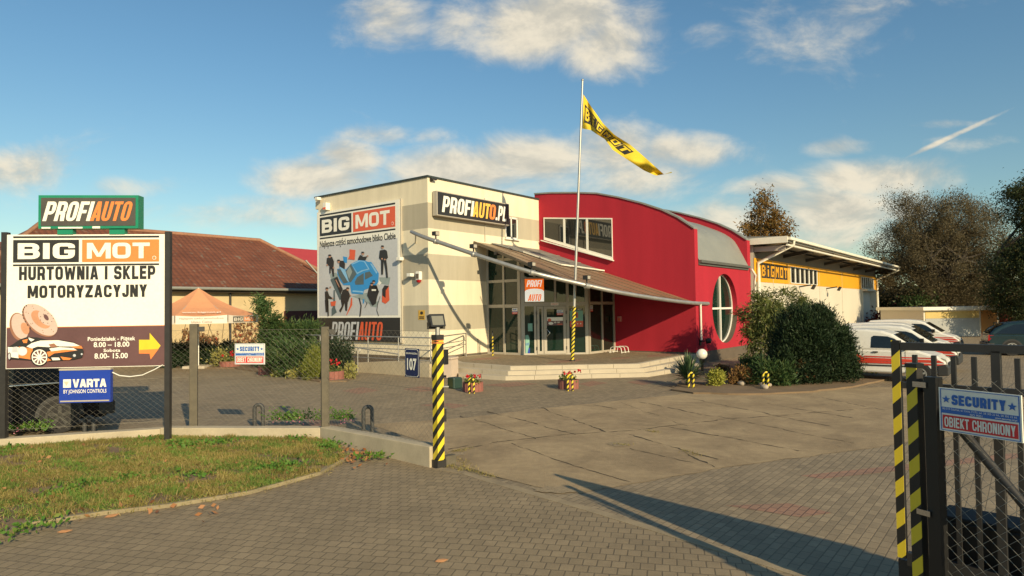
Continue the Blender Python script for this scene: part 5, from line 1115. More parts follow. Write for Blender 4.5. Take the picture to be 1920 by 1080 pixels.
# ------------------------------------------------------------------ gateway on the right
gdir = Vector((.68, -.733, 0)); gp = at(1693, 1037, 5.33); GF = Fr((gp.x, gp.y, 0), math.atan2(gdir.y, gdir.x))
gt = GF.thing('sliding_gate', 'dark steel sliding gate leaf with striped end post', 'gate')
GL = 4.2; ztop = GF.Y(1693, 645.5).z
M['hazg'] = stripes('hazard_stripes_gate', .25, (-1.0, -1.0))
MB().bx(-.028, .028, -.025, .03, .47, ztop+.03).build('end_post', M['darkmetal'], gt); MB().bx(-.030, .030, -.031, -.0255, .47, ztop+.032).build('striped_plate', M['hazg'], gt)
MB().bx(.036, GL, -.03, .03, ztop-.045, ztop+.015).build('rail', M['darkmetal'], gt); MB().bx(.036, GL, -.022, .022, 1.82, 1.87).build('rail', M['darkmetal'], gt); MB().bx(.036, GL, -.03, .03, .42, .52).build('rail', M['darkmetal'], gt)
for k in range(6):
    MB().bx(.66*(k+1)-.028, .66*(k+1)+.028, -.03, .03, .44, ztop-.03).build('upright', M['darkmetal'], gt)
i = 0; x = .13
while x < GL:
    if min(abs(x-.66*(k+1)) for k in range(6)) > .07: MB().bx(x-.016, x+.016, -.016, .016, .44, 2.09).build('picket', M['darkmetal'], gt)
    x += .131
pd = Vector((.43, -.90, 0)); pp0 = at(1727, 1075, 5.0); PF = Fr((pp0.x, pp0.y, 0), math.atan2(pd.y, pd.x))
pn = PF.thing('gate_side_fence', 'wire mesh fence panel with diagonal brace and striped post by the gate', 'fence'); zp = PF.Y(1719, 689).z
MB().bx(-.038, .038, -.034, .04, 0, zp).build('post', M['darkmetal'], pn); MB().bx(-.040, .040, -.040, -.0345, 0, zp).build('striped_plate', M['hazg'], pn); MB().bx(-.046, .046, -.046, .046, zp, zp+.03).build('post_cap', M['black'], pn)
MB().bx(.09, .18, -.04, .045, 0, zp-.06).build('post', M['black'], pn); MB().bx(3.0, 3.1, -.05, .05, 0, zp).build('post', M['darkmetal'], pn)
a_ = PF.Y(1730, 728, 0); b_ = PF.Y(1925, 962, 0); MB().tube([(a_.x, .04, a_.z), (b_.x, .04, b_.z)], .032, 8).build('brace', M['darkmetal'], pn)
for z in (zp-.12, .95): MB().bx(.02, .12, -.06, -.046, z-.02, z+.02).build('clamp', M['chrome'], pn)
wm = MB(); chain(wm, Vector((.2, 0, 0)), Vector((3.0, 0, 0)), .06, zp-.05, .11, .0018); wm.build('wire_mesh', M['wire'], pn)
a_, b_ = PF.Y(1766, 806, -.05), PF.Y(1918, 737, -.05)
t = PF.thing('security_sign', 'large white blue and red security sign on the gate fence at the right', 'sign', 'security signs', off=(a_.x, -.06, a_.z)); c_ = PF.Y(1766, 726, -.05); secsign(t, b_.x-a_.x, c_.z-a_.z)
cb = GF.thing('gate_motor_box', 'black gate motor cabinet standing behind the wire mesh', 'box', off=(.52, .30, 0)); MB().bx(-.29, .29, -.16, .16, .02, .80).build('casing', M['black'], cb, bevel=.02); MB().bx(-.31, .31, -.18, .18, .80, .83).build('lid', M['rubber'], cb, bevel=.01); MB().bx(-.33, .33, -.20, .20, -.01, .02).build('base', M['kerb'], cb)
tag(MB().bx(-.05, .05, -.05, .05, 0, .41).build('gate_stop_post', M['darkmetal'], loc=(3.205, 5.45, 0), rz=GF.rz), 'short dark stop post at the foot of the striped gate posts', 'post')
# ------------------------------------------------------------------ vehicles
M['carwhite'] = mat('white_car_paint', (.74, .72, .66), .25, 0, .05, 1); M['carblack'] = mat('black_car_paint', (.006, .007, .010), .16, 0, .1, 3, 0, 60, .3); M['carglass'] = glassmat('dark_car_glass', (.010, .014, .016), .03, 1.5)
M['rimdark'] = mat('dark_alloy', (.07, .068, .062), .4, .5); M['carblue'] = mat('dark_teal_car_paint', (.012, .03, .036), .3); M['bumper'] = mat('grey_black_bumper', (.03, .03, .03), .6); M['headlamp'] = mat('headlamp_glass', (.55, .52, .42), .12, .3); M['tail'] = mat('tail_lamp', (.30, .01, .012), .2); M['vanred'] = mat('van_red_stripe', (.60, .055, .03), .35)
def vehicle(root, paint, low, up, wins, W, wheels, wr, belt, bump, lamps, tails, tumble=.16):
    hw = W/2
    def yb(z): return hw-max(0, z-belt)*tumble-max(0, .55-z)*.06
    def prism(pts, mname, m_, inset=0., bevel=.05, par=root):
        n_ = len(pts); vs = [(x, -(yb(z)-inset), z) for x, z in pts]+[(x, yb(z)-inset, z) for x, z in pts]
        mb = MB(); mb.add(vs, [list(range(n_)), list(range(n_, 2*n_))[::-1]]+[(i, n_+i, n_+(i+1) % n_, (i+1) % n_) for i in range(n_)])
        return mb.build(mname, m_, par, bevel=bevel)
    body = prism(low, 'body', paint, 0, .06); cab = prism(up, 'cabin', paint, .015, .07)
    for pts in wins:
        for sg in (-1, 1):
            MB().poly([(x, sg*(yb(z)-.008), z) for x, z in pts]).build('side_window', M['carglass'], root)
    for pts in bump:
        prism(pts, 'bumper', M['bumper'], -.02, .03)
    for (x, sz) in wheels:
        for sg in (-1, 1):
            w_ = MB().tube([(x, sg*(hw-.20), wr), (x, sg*(hw+.005), wr)], wr, 20).build('tyre', M['rubber'], root)
            rm_ = MB(); yo_ = sg*(hw+.012); rm_.add([(x+wr*.70*math.cos(2*math.pi*i/20), yo_, wr+wr*.70*math.sin(2*math.pi*i/20)) for i in range(20)]+[(x+wr*.58*math.cos(2*math.pi*i/20), yo_, wr+wr*.58*math.sin(2*math.pi*i/20)) for i in range(20)], [(i, (i+1) % 20, 20+(i+1) % 20, 20+i) for i in range(20)])
            for s_ in range(5):
                a_ = s_*2*math.pi/5+.3; c_, d_ = math.cos(a_), math.sin(a_); q = wr*.64; e_ = wr*.09
                rm_.poly([(x-d_*e_, yo_, wr+c_*e_), (x+q*c_-d_*e_, yo_, wr+q*d_+c_*e_), (x+q*c_+d_*e_, yo_, wr+q*d_-c_*e_), (x+d_*e_, yo_, wr-c_*e_)])
            rm_.build('rim', M['rimdark'] if paint is M['carblack'] else M['steel'], w_)
            ar = MB(); ar.p2([(x+(wr+.07)*math.cos(math.pi*i/12), wr+(wr+.07)*math.sin(math.pi*i/12)) for i in range(13)], sg*(hw+.002)); ar.build('wheel_arch', M['bumper'], root)
    return yb
VLOW = [(-2.0, .30), (-2.05, .6), (-2.05, 1.02), (1.22, 1.02), (1.75, .86), (1.98, .70), (2.03, .45), (1.98, .28)]
VUP = [(-2.05, 1.0), (-2.0, 1.52), (-1.88, 1.62), (-1.2, 1.66), (-.2, 1.67), (.25, 1.63), (.55, 1.53), (1.32, 1.0)]
VWIN = [[(-.05, 1.08), (-.03, 1.42), (.04, 1.47), (.42, 1.45), (.62, 1.38), (.98, 1.10), (.95, 1.07)]]
VB = [[(1.75, .25), (1.75, .58), (1.99, .63), (2.05, .52), (2.05, .28)], [(-2.09, .28), (-2.09, .55), (-1.9, .55), (-1.9, .28)]]
vh = math.atan2(-.6187, .7857)
def make_van(loc, label, lab2=True):
    t = thing('delivery_van', label, 'van', loc, vh, 'white vans parked by the warehouse')
    yb = vehicle(t, M['carwhite'], VLOW, VUP, VWIN, 1.62, [(1.28, 0), (-1.3, 0)], .29, 1.0, VB, [], [])
    y = lambda z, k=.004: -(yb(z)+k)
    def side(pts, nm, m_, k=.006): MB().poly([(x, y(z, k-.012 if z > 1.0 else k), z) for x, z in pts]).build(nm, m_, t)
    # windscreen with raked edge, bonnet line, lamps
    MB().poly([(.60, -.62, 1.51), (1.27, -.70, 1.055), (1.27, .70, 1.055), (.60, .62, 1.51)]).build('windscreen', M['carglass'], t).location = (.03, 0, .022)
    for sg in (-1, 1): MB().extr([(1.78, sg*.52, .62), (2.01, sg*.50, .60), (1.96, sg*.50, .74), (1.70, sg*.52, .86)], (0, sg*.27, 0)).build('headlight', M['headlamp'], t)
    MB().bx(2.02, 2.045, -.38, .38, .56, .66).build('grille', M['bumper'], t)
    for sg in (-1, 1): MB().bx(.86, 1.0, sg*.86-.07, sg*.86+.07, 1.03, 1.2).build('wing_mirror', M['black'], t, bevel=.02)
    side([(-2.03, .50), (1.0, .50), (1.0, .545), (-2.03, .545)], 'rubbing_strip', M['bumper'])
    side([(-.95, .78), (-.45, .78), (-.30, .66), (1.95, .66), (1.80, .74), (-.25, .76), (-.42, .88), (-2.04, .88), (-2.04, .80)], 'stripe', M['vanred']); side([(-2.04, .60), (1.95, .575), (1.98, .62), (-2.04, .70)], 'stripe', M['vanred'], .008); side([(-.25, .785), (1.78, .775), (1.72, .81), (-.25, .82)], 'stripe', M['vanred'])
    side([(-1.28, 1.02), (-1.26, 1.42), (-1.15, 1.47), (-.45, 1.47), (-.34, 1.40), (-.30, 1.02)], 'door_panel', mat('van_panel_white', (.66, .65, .60), .35), .008)
    l2 = MB(); l2.rect(-1.02, 1.24, -.58, 1.36, 0, 0); heavy(l2, 'PROFI', -.99, 1.26, -.61, 1.34, -.004, 1, .34, .2, .14, .2); heavy(l2, 'AUTO', -.97, 1.10, -.63, 1.21, 0, 0, .34, .2, .14, .2)
    o = l2.build('lettering', [M['vanred'], M['signwhite']], t); o.location = (0, y(1.05, .012), 0); o.rotation_euler.x = -.0
    for i, v in enumerate(o.data.vertices): v.co.y += (v.co.z-1.05)*.16
    for x in (-.28, .92): side([(x-.006, .42), (x+.006, .42), (x+.006, 1.0), (x-.006, 1.0)], 'door_gap', M['bumper'], .007)
    MB().bx(.02, .16, y(.8, .03), y(.8, .0), .93, .97).build('door_handle', M['bumper'], t)
    return t
make_van((12.1, 21.9, 0), 'nearest white van with red and dark stripes behind the big dark bush')
make_van((14.8, 25.4, 0), 'white van second in the row behind the nearest striped van')
make_van((16.9, 28.9, 0), 'white van third in the row, between two striped vans')
make_van((20.6, 33.8, 0), 'farthest white van in the row, in front of the garage shed')
CLOW = [(-2.15, .24), (-2.25, .7), (-2.2, .98), (1.0, .96), (1.8, .86), (2.2, .66), (2.22, .26)]
CUP = [(-2.2, .95), (-1.95, 1.25), (-1.5, 1.5), (-.6, 1.6), (.1, 1.56), (.45, 1.46), (1.15, .95)]
CWIN = [[(-1.92, 1.02), (-1.62, 1.25), (-1.2, 1.44), (-.5, 1.5), (.1, 1.46), (.4, 1.36), (.85, 1.01)]]
CB = [[(1.9, .28), (1.95, .52), (2.27, .55), (2.25, .3)], [(-2.3, .3), (-2.3, .58), (-2.0, .58), (-2.0, .3)]]
def make_car(name, label, loc, rz, paint, chrome=False, s_=1.0):
    t = thing(name, label, 'car', loc, rz); t.scale = (s_,)*3
    yb = vehicle(t, paint, CLOW, CUP, CWIN, 1.8, [(1.35, 0), (-1.33, 0)], .35, .97, CB, [], [], .28)
    MB().poly([(.50, -.64, 1.44), (1.1, -.74, 1.0), (1.1, .74, 1.0), (.50, .64, 1.44)]).build('windscreen', M['carglass'], t).location = (.03, 0, .02)
    MB().poly([(-2.17, -.7, 1.0), (-1.93, -.66, 1.25), (-1.53, -.6, 1.47), (-1.53, .6, 1.47), (-1.93, .66, 1.25), (-2.17, .7, 1.0)]).build('rear_window', M['carglass'], t).location = (-.03, 0, .02)
    for sg in (-1, 1):
        MB().extr([(-2.2, sg*.55, .68), (-2.245, sg*.55, .7), (-2.21, sg*.55, .96), (-2.0, sg*.55, .94)], (0, sg*.345, 0)).build('tail_light', M['tail'], t)
        MB().extr([(2.0, sg*.5, .6), (2.215, sg*.5, .58), (2.1, sg*.5, .74), (1.75, sg*.5, .86)], (0, sg*.36, 0)).build('headlight', M['headlamp'], t)
    for x in (-.28, .78):
        for sg in (-1, 1): MB().poly([(x-.008, sg*(yb(.4)+.004), .42), (x+.008, sg*(yb(.4)+.004), .42), (x+.008, sg*(yb(.9)+.004), .95), (x-.008, sg*(yb(.9)+.004), .95)]).build('door_gap', M['bumper'], t)
    if chrome:
        for sg in (-1, 1):
            w2 = CWIN[0]+[CWIN[0][0]]; MB().tube([(x, sg*(yb(z)-.0), z) for x, z in w2], .018, 5).build('chrome_trim', M['chrome'], t)
    return t
ca = Vector((-.80, -.60, 0)); wpos = G(112, 812); back_n = Vector((-.60, .80, 0))
cc = wpos - ca*(-1.33*1.04) + back_n*.9*1.04
make_car('black_car', 'black car with chrome window line behind the fence under the billboard', (cc.x, cc.y, 0), math.atan2(ca.y, ca.x), M['carblack'], True, 1.04)
make_car('dark_estate_car', 'dark teal car parked at the right edge beside the garage shed', (G(1935, 668).x+1.0, G(1935, 668).y+.6, 0), math.atan2(-.45, .9), M['carblue'], False, 1.0)
# ------------------------------------------------------------------ small striped hoops, planters, lamp
def planter(px, py, wpx, hpx, label, group='red planters with geraniums', flowers=True):
    p = G(px, py); mpp = p.y/F_PX; r_ = wpx*mpp/2; h_ = hpx*mpp
    t = thing('flower_planter', label, 'planter', (p.x, p.y+r_*.8, 0), R(random.uniform(0, 40)), group)
    mb = MB(); n_ = 14
    for i in range(n_):
        a_ = 2*math.pi*i/n_; c_ = Vector((math.cos(a_), math.sin(a_), 0)); s_ = Vector((-c_.y, c_.x, 0)); q = math.pi*r_/n_*.94
        pts = [c_*(r_*.84)-s_*q*.85, c_*(r_*.98)-s_*q, c_*(r_*1.02)-s_*q*.5, c_*(r_*1.02)+s_*q*.5, c_*(r_*.98)+s_*q, c_*(r_*.84)+s_*q*.85]
        mb.slab([(v.x, v.y) for v in pts], 0, h_)
    mb.build('palisade_ring', M['planter'], t); MB().lathe([(r_*.86, 0), (r_*.86, h_*.85), (.001, h_*.9)], n=14).build('earth', M['soil'], t)
    P, C, D = shell([(0, 0, h_*.95, r_*.9, r_*.9, r_*.7)], 26, 16, r_*.16, .3); P[:, 2] = np.abs(P[:, 2]-h_*.8)+h_*.8
    leaves('foliage', P, .035, M['lf_ger'], t, .6)
    if flowers:
        F_ = []
        for k in range(5):
            c_ = np.array([random.uniform(-.8, .8)*r_, random.uniform(-.9, .5)*r_, h_+r_*random.uniform(.55, .95)]); F_.append(c_+rng.normal(size=(16, 3))*r_*.07)
        leaves('blossom', np.concatenate(F_), .03, M['lf_red'], t, .8)
    return t
M['lf_ger'] = leafmat('geranium_leaves', (.07, .13, .03), (.13, .17, .04), (.25, .2, .05)); M['lf_red'] = leafmat('geranium_blossom', (.55, .01, .02), (.65, .02, .03), (.5, .02, .05), .1)
planter(886, 735, 38, 17, 'red concrete planter with flowers left in front of the steps'); planter(1067, 730, 38, 17, 'red concrete planter with flowers in the middle before the steps')
planter(425, 690, 36, 12, 'red planter with geraniums nearest to the parasol foot'); planter(499, 703, 38, 16, 'red planter with geraniums below the fence security sign'); planter(619, 715, 42, 18, 'red planter with geraniums behind the second fence post')
hz_ = None
for (px, py, yt), lbl in zip(((884, 737.5, 710), (1069, 733, 703), (1296, 730.5, 699), (1436, 730, 698), (1639.5, 703, 684)), ('striped hoop bollard in front of the left planter by the steps', 'striped hoop bollard in front of the middle planter', 'striped hoop bollard in front of the spiky yucca', 'striped hoop bollard by the spreading juniper and pale stones', 'striped hoop bollard beside the nearest van')):
    p = G(px, py); t = thing('striped_hoop', lbl, 'bollard', p, R(0), 'yellow and black hoop bollards'); hoop(t, .14, (py-yt)*p.y/F_PX, .034, M['hazs'])
p = G(1317, 706); t = thing('globe_lamp', 'white globe garden lamp among the yucca leaves', 'lamp', (p.x, p.y, 0)); zg = .5+(706-664)*p.y/F_PX*.6
zc = EYE-(664-574.2)*p.y/F_PX; MB().ball((0, 0, zc), .19, 18).build('globe', mat('opal_globe', (.80, .76, .66), .3), t); MB().lathe([(.07, 0), (.05, .05), (.05, zc-.3), (.09, zc-.28), (.1, zc-.16)], n=12).build('stem', M['black'], t)
# ------------------------------------------------------------------ parasol
pb = G(372, 690); mpp = pb.y/F_PX; zt_ = EYE+(587.1-540)*mpp; 
PA = Fr((pb.x, pb.y, 0), 0); t = PA.thing('parasol', 'faded orange eight-sided parasol with white printed valance', 'parasol')
ze = EYE-(591-587)*mpp; RP = 2.66; N8 = 8; va_ = [R(-84+45*k) for k in range(9)]; V8 = [Vector((RP*math.cos(a), RP*math.sin(a), ze)) for a in va_]; apex = Vector((0, 0, zt_))
M['canopy'] = mat('faded_orange_canvas', (.66, .30, .145), .8, 0, .12, 1.2); M['valance'] = mat('white_canvas', (.70, .64, .54), .8, 0, .12)
mb = MB()
for k in range(8):
    for j in range(5):
        def cp(u, v): e_ = V8[k].lerp(V8[k+1], u); q = apex.lerp(e_, v); q.z -= .16*math.sin(math.pi*v)+.05*math.sin(math.pi*u)*v; return tuple(q)
        for i in range(4): mb.add([cp(i/4, j/5), cp((i+1)/4, j/5), cp((i+1)/4, (j+1)/5), cp(i/4, (j+1)/5)], [(0, 1, 2, 3)], 0, False)
mb.build('canopy', M['canopy'], t)
VM = [M['valance'], M['signdark'], M['signorange'], mat('faded_brown_print', (.25, .17, .14), .8)]
for k in range(8):
    a_, b_ = V8[k], V8[k+1]; d_ = b_-a_; Lk = d_.length; va = MB(); x0 = -Lk/2+.02; x1 = Lk/2-.02; H0 = ze-.36
    va.p2([(x0, H0), (x1, H0)]+[(x1-(x1-x0)*i/6, ze-.05*math.sin(math.pi*i/6)) for i in range(7)], 0, 0)
    if k % 2: bigmot(va, x0+.3, H0+.03, x1-.2, ze-.06, -.002, 1, 2, 0)
    else: va.text('Najlepsze części samochodowe', x0+.15, ze-.19, x1-.15, ze-.08, -.004, 3, .01).text('blisko Ciebie', x0+.6, ze-.33, x1-.6, ze-.23, -.004, 3, .01)
    va.build('valance', VM, t, loc=((a_.x+b_.x)/2, (a_.y+b_.y)/2, 0), rz=math.atan2(d_.y, d_.x))
for k, (st_, xw_, v0_, v1_) in ((0, ('www.bigmot.pl', .75, .10, .26)), (7, ('BIG', .4, .34, .62))):
    a_, b_ = V8[k], V8[k+1]; d_ = b_-a_; mdl = (a_+b_)/2; sl_ = math.atan2(zt_-ze, mdl.xy.length); lg = MB()
    lg.text(st_, -xw_, v0_, xw_, v1_, -.05, 0, .03); o = lg.build('lettering', M['valance'], t); o.location = (mdl.x, mdl.y, ze); o.rotation_euler = (-(math.pi/2-sl_), 0, math.atan2(d_.y, d_.x)); o.rotation_mode = 'XYZ'
MB().tube([(0, 0, .05), (0, 0, zt_)], .03, 8).build('pole', M['white'], t); MB().bx(-.5, .5, -.5, .5, 0, .12).build('base', M['stepc'], t, bevel=.02)
rb_ = MB()
for v_ in V8[:8]: rb_.bar((0, 0, zt_-.25), (v_.x*.97, v_.y*.97, ze-.06), .025)
rb_.build('rib', M['alu'], t)
# ------------------------------------------------------------------ lawn
kerbL = [G(*p) for p in ((656, 858), (600, 891), (465, 928), (319, 952), (195, 966), (52, 988), (-30, 1022), (-160, 1075))]
lawnp = [p-(offs(K, .0)[i]-p)*0 for i, p in enumerate(K[:3])]+kerbL
LP = [(p.x, p.y) for p in lawnp]
struct('lawn', MB().slab(LP, -.02, .045), M['soil'])
lk = MB(); lk2 = offs(kerbL, -.07); lk1 = offs(kerbL, .01)
for i in range(len(kerbL)-1): lk.slab([tuple(v.xy) for v in (lk1[i], lk1[i+1], lk2[i+1], lk2[i])], -.02, .052)
struct('lawn_edging', lk, mat('mossy_kerb', (.26, .215, .13), .95, 0, .5, 3, .6, 50))
def inside(P, poly):
    x, y = P[:, 0], P[:, 1]; r_ = np.zeros(len(P), bool); n_ = len(poly)
    for i in range(n_):
        x0, y0 = poly[i]; x1, y1 = poly[(i+1) % n_]
        c_ = ((y0 > y) != (y1 > y)) & (x < (x1-x0)*(y-y0)/(y1-y0+1e-12)+x0); r_ ^= c_
    return r_
L_a = np.array(LP); lo, hi = L_a.min(0), L_a.max(0)
P = rng.uniform(lo, hi, (220000, 2)); P = P[inside(P, LP)]
def fld(P, s_): return (np.sin(P[:, 0]*2.1*s_+1.3*np.sin(P[:, 1]*1.7*s_))*np.cos(P[:, 1]*2.7*s_+P[:, 0]*s_)+.6*np.sin(P[:, 0]*5.3*s_+2.1*np.cos(P[:, 1]*6.1*s_)))*.4+.5
dn = fld(P, 1.0); P = P[rng.uniform(size=len(P)) < np.clip(.02+1.25*dn, 0, 1)][:90000]
gr = fld(P+3.1, 1.6)+rng.normal(size=len(P))*.26 > .66
P3 = np.c_[P, .045+rng.uniform(.0, .03, len(P))]
M['lf_grass'] = leafmat('lawn_grass', (.22, .195, .05), (.33, .275, .085), (.48, .36, .16), .35); M['lf_grass2'] = leafmat('green_grass', (.11, .21, .035), (.17, .26, .05), (.28, .28, .08), .35)
tag(leaves('dry_grass', P3[~gr], .045, M['lf_grass'], None, .09, np.array([[0, 0, .8]]), .6), 'short dry autumn grass with bare patches on the verge', 'grass', kind='stuff')
tag(leaves('green_grass', P3[gr], .045, M['lf_grass2'], None, .12, np.array([[0, 0, .8]]), .6), 'greener tufts of grass among the dry grass on the verge', 'grass', kind='stuff')
tc_ = rng.uniform(lo, hi, (260, 2)); tc_ = tc_[inside(tc_, LP)]; P = np.repeat(tc_, 34, 0)+rng.normal(size=(len(tc_)*34, 2))*.05; P = P[inside(P, LP)]
tag(leaves('grass_tufts', np.c_[P, np.full(len(P), .075)], .075, M['lf_grass'], None, .06, np.array([[0, 0, 1.0]]), .5), 'longer ragged tufts of dry grass on the verge', 'grass', kind='stuff')
wc = [G(*p) for p in ((500, 885), (520, 888), (545, 880), (370, 898), (150, 920), (110, 935), (330, 838), (350, 843), (385, 838), (290, 830), (20, 850), (420, 835), (560, 830), (610, 845), (230, 905), (60, 1000), (640, 835), (700, 862))]
P = np.concatenate([np.c_[c.x+rng.normal(size=90)*.16, c.y+rng.normal(size=90)*.16, .06+np.abs(rng.normal(size=90))*.035] for c in wc])
M['lf_weed'] = leafmat('weed_leaves', (.08, .20, .03), (.13, .25, .04), (.22, .27, .06), .35)
tag(leaves('weeds', P, .035, M['lf_weed'], None, .55, np.array([[0, 0, .5]]), .8), 'fresh green clover and weeds in the verge', 'weeds', kind='stuff')
# weeds and flowers behind the kerb, moss and grass in joints
P = []
for (x0, x1, y) in ((10, 90, 820), (500, 600, 802), (600, 660, 800), (40, 70, 815), (540, 580, 800)):
    for k in range(14): c = G(random.uniform(x0, x1), y, .0); P.append(np.c_[c.x+rng.normal(size=30)*.08, c.y+.05+rng.normal(size=30)*.08, .16+np.abs(rng.normal(size=30))*.10])
tag(leaves('wall_weeds', np.concatenate(P), .03, M['lf_weed'], None, .5), 'low weeds growing along the back of the fence kerb', 'weeds', kind='stuff')
P = []
for (x, y) in ((515, 798), (530, 795), (545, 797), (560, 799), (575, 796), (30, 815), (655, 795), (650, 790), (640, 797)):
    c = G(x, y, .25); P.append(np.c_[c.x+rng.normal(size=10)*.06, c.y+rng.normal(size=10)*.06, .28+np.abs(rng.normal(size=10))*.08])
tag(leaves('wall_flowers', np.concatenate(P), .016, leafmat('pink_flowers', (.45, .12, .2), (.5, .2, .25), (.2, .08, .08), .2), None, .8), 'tiny pink flowers on the weeds behind the kerb', 'flowers', kind='stuff')
P = []
for a_, b_ in zip(kerbL[:-1], kerbL[1:]):
    for k in range(int((b_-a_).length/.006)):
        c = a_.lerp(b_, random.random()); n_ = Vector(((b_-a_).y, -(b_-a_).x, 0)).normalized(); q = c-n_*random.gauss(.03, .07) if random.random() < .6 else c+n_*abs(random.gauss(.05, .06)); P.append((q.x, q.y, .02+random.uniform(0, .03)))
for (x0, y0, x1, y1, n_) in ((835, 872, 875, 884, 160), (842, 850, 880, 843, 120), (875, 882, 930, 897, 120), (640, 862, 690, 850, 120), (1215, 809, 1235, 812, 50), (1150, 834, 1180, 836, 60), (1283, 846, 1310, 856, 50), (860, 862, 885, 880, 90)):
    a_, b_ = G(x0, y0), G(x1, y1)
    for k in range(n_): c = a_.lerp(b_, random.random()); P.append((c.x+random.gauss(0, .05), c.y+random.gauss(0, .05), .012+random.uniform(0, .025)))
tag(leaves('verge_grass', np.array(P), .024, M['lf_grass'], None, .16, np.array([[0, 0, .6]]), .6), 'thin grass and moss along the kerb edging and slab joints', 'grass', kind='stuff')
# fallen leaves
M['lf_dead'] = leafmat('fallen_leaves', (.28, .12, .05), (.36, .18, .08), (.20, .08, .04), .1)
P = []
for k in range(70):
    c = G(random.uniform(0, 690), random.uniform(835, 985)); 
    if inside(np.array([[c.x, c.y]]), LP)[0]: P.append((c.x, c.y, .085))
for k in range(110): c = G(random.gauss(668, 30), random.gauss(856, 10)); P.append((c.x, c.y, .05))
for k in range(25): c = G(random.uniform(20, 420), random.gauss(960, 12)); P.append((c.x, c.y, .04))
tag(leaves('leaf_litter', np.array(P), .04, M['lf_dead'], None, .6, np.array([[1, 0, .15]]), .6), 'brown fallen leaves scattered over the verge', 'leaves', kind='stuff')
def one_leaf(px, py, s_, label):
    p = G(px, py, .012); mb = MB(); pts = [(-1, 0, .1), (-.5, -.35, .02), (.2, -.42, 0), (1, -.05, .12), (.4, .38, .16), (-.4, .34, .2)]
    mb.add([(x*s_, y*s_, z*s_) for x, y, z in pts]+[(0, 0, .01)], [(0, 1, 6), (1, 2, 6), (2, 3, 6), (3, 4, 6), (4, 5, 6), (5, 0, 6)]); o = mb.build('fallen_leaf', mat('dry_leaf', (.50, .24, .10), .8, 0, .2, 20), loc=p, rz=random.uniform(0, 1)); tag(o, label, 'leaf')
one_leaf(828, 1052, .07, 'single orange leaf lying on the road paving in the foreground'); one_leaf(122, 997, .08, 'orange leaf on the road paving just below the verge'); one_leaf(210, 968, .09, 'curled brown leaf on the verge edging'); one_leaf(300, 905, .08, 'pale orange leaf in the middle of the verge')
# ------------------------------------------------------------------ planting
M['lf_jun'] = leafmat('dark_juniper', (.013, .028, .012), (.021, .042, .016), (.04, .058, .022), .1); M['lf_jun2'] = leafmat('mid_juniper', (.035, .075, .022), (.055, .10, .030), (.11, .13, .04), .15)
M['lf_thuja'] = leafmat('golden_thuja', (.16, .20, .03), (.26, .27, .05), (.10, .14, .03), .2); M['lf_gold'] = leafmat('golden_shrub', (.34, .36, .05), (.45, .42, .08), (.18, .22, .04), .25)
M['lf_brown'] = leafmat('russet_shrub', (.16, .085, .035), (.24, .13, .045), (.30, .20, .06), .25); M['lf_willow'] = leafmat('willow_leaves', (.085, .115, .03), (.14, .16, .045), (.24, .21, .07), .35)
M['lf_autumn'] = leafmat('autumn_willow', (.105, .09, .05), (.14, .112, .06), (.17, .13, .068), .3); M['lf_birch'] = leafmat('autumn_birch', (.17, .095, .025), (.25, .14, .035), (.12, .10, .03), .3)
M['lf_dark'] = leafmat('dark_tree', (.022, .038, .014), (.04, .055, .018), (.09, .075, .025), .2); M['lf_creeper'] = leafmat('red_creeper', (.10, .018, .015), (.16, .03, .02), (.07, .04, .015), .2); M['lf_yucca'] = leafmat('yucca_leaves', (.045, .085, .04), (.075, .125, .06), (.14, .17, .08), .15, .45)
M['lf_yel'] = leafmat('variegated_leaves', (.30, .29, .07), (.40, .36, .12), (.14, .19, .05), .2); M['lf_dryc'] = leafmat('dry_creeper', (.22, .12, .05), (.30, .17, .08), (.33, .05, .025), .2)
def pxbox(x0, x1, yt, yb, back=.5):
    p = G((x0+x1)/2, yb); k = p.y/F_PX; rx = (x1-x0)/2*k; h = (yb-yt)*k
    return (p.x, p.y+rx*back, 0), rx, h
def stems(t, C, n, r_, base_=(0, 0, 0), m_=None):
    mb = MB(); f_ = [base_, (base_[0]+.05, base_[1], base_[2]+.15)]; limbs(mb, base_, f_, C, n, r_); return mb.build('stems', m_ or M['bark'], t)
def shrub(name, label, box, m_, ncl, per, size, asp=.4, back=.5, cr_=.13, lo=.35, updir=.4, jit=.8, group=None, squash=None, cat='shrub', ry=None, nstem=8):
    loc, rx, h = pxbox(*box, back); ry = ry or rx
    t = thing(name, label, cat, loc, random.uniform(0, .4), group)
    ell = squash(rx, ry, h) if squash else [(0, 0, h*.48, rx*.97, ry*.97, h*.52)]
    P, C, D = shell(ell, ncl, per, cr_*max(rx, h), lo); P[:, 2] = np.maximum(P[:, 2], .02)
    leaves('foliage', P, size, m_, t, asp, D+np.array([0, 0, updir]), jit); stems(t, C, nstem, .02*max(1, h)); return t
# the bed at the right
bed = [G(*p) for p in ((1262, 733), (1300, 739), (1400, 741), (1500, 738), (1600, 727), (1665, 712), (1690, 700), (1640, 690), (1500, 680), (1400, 680), (1330, 688), (1290, 706))]
struct('flower_bed', MB().slab([tuple(p.xy) for p in wobble(bed, .06, .4)], -.02, .05), M['soil'])
t0_, t1_ = None, None
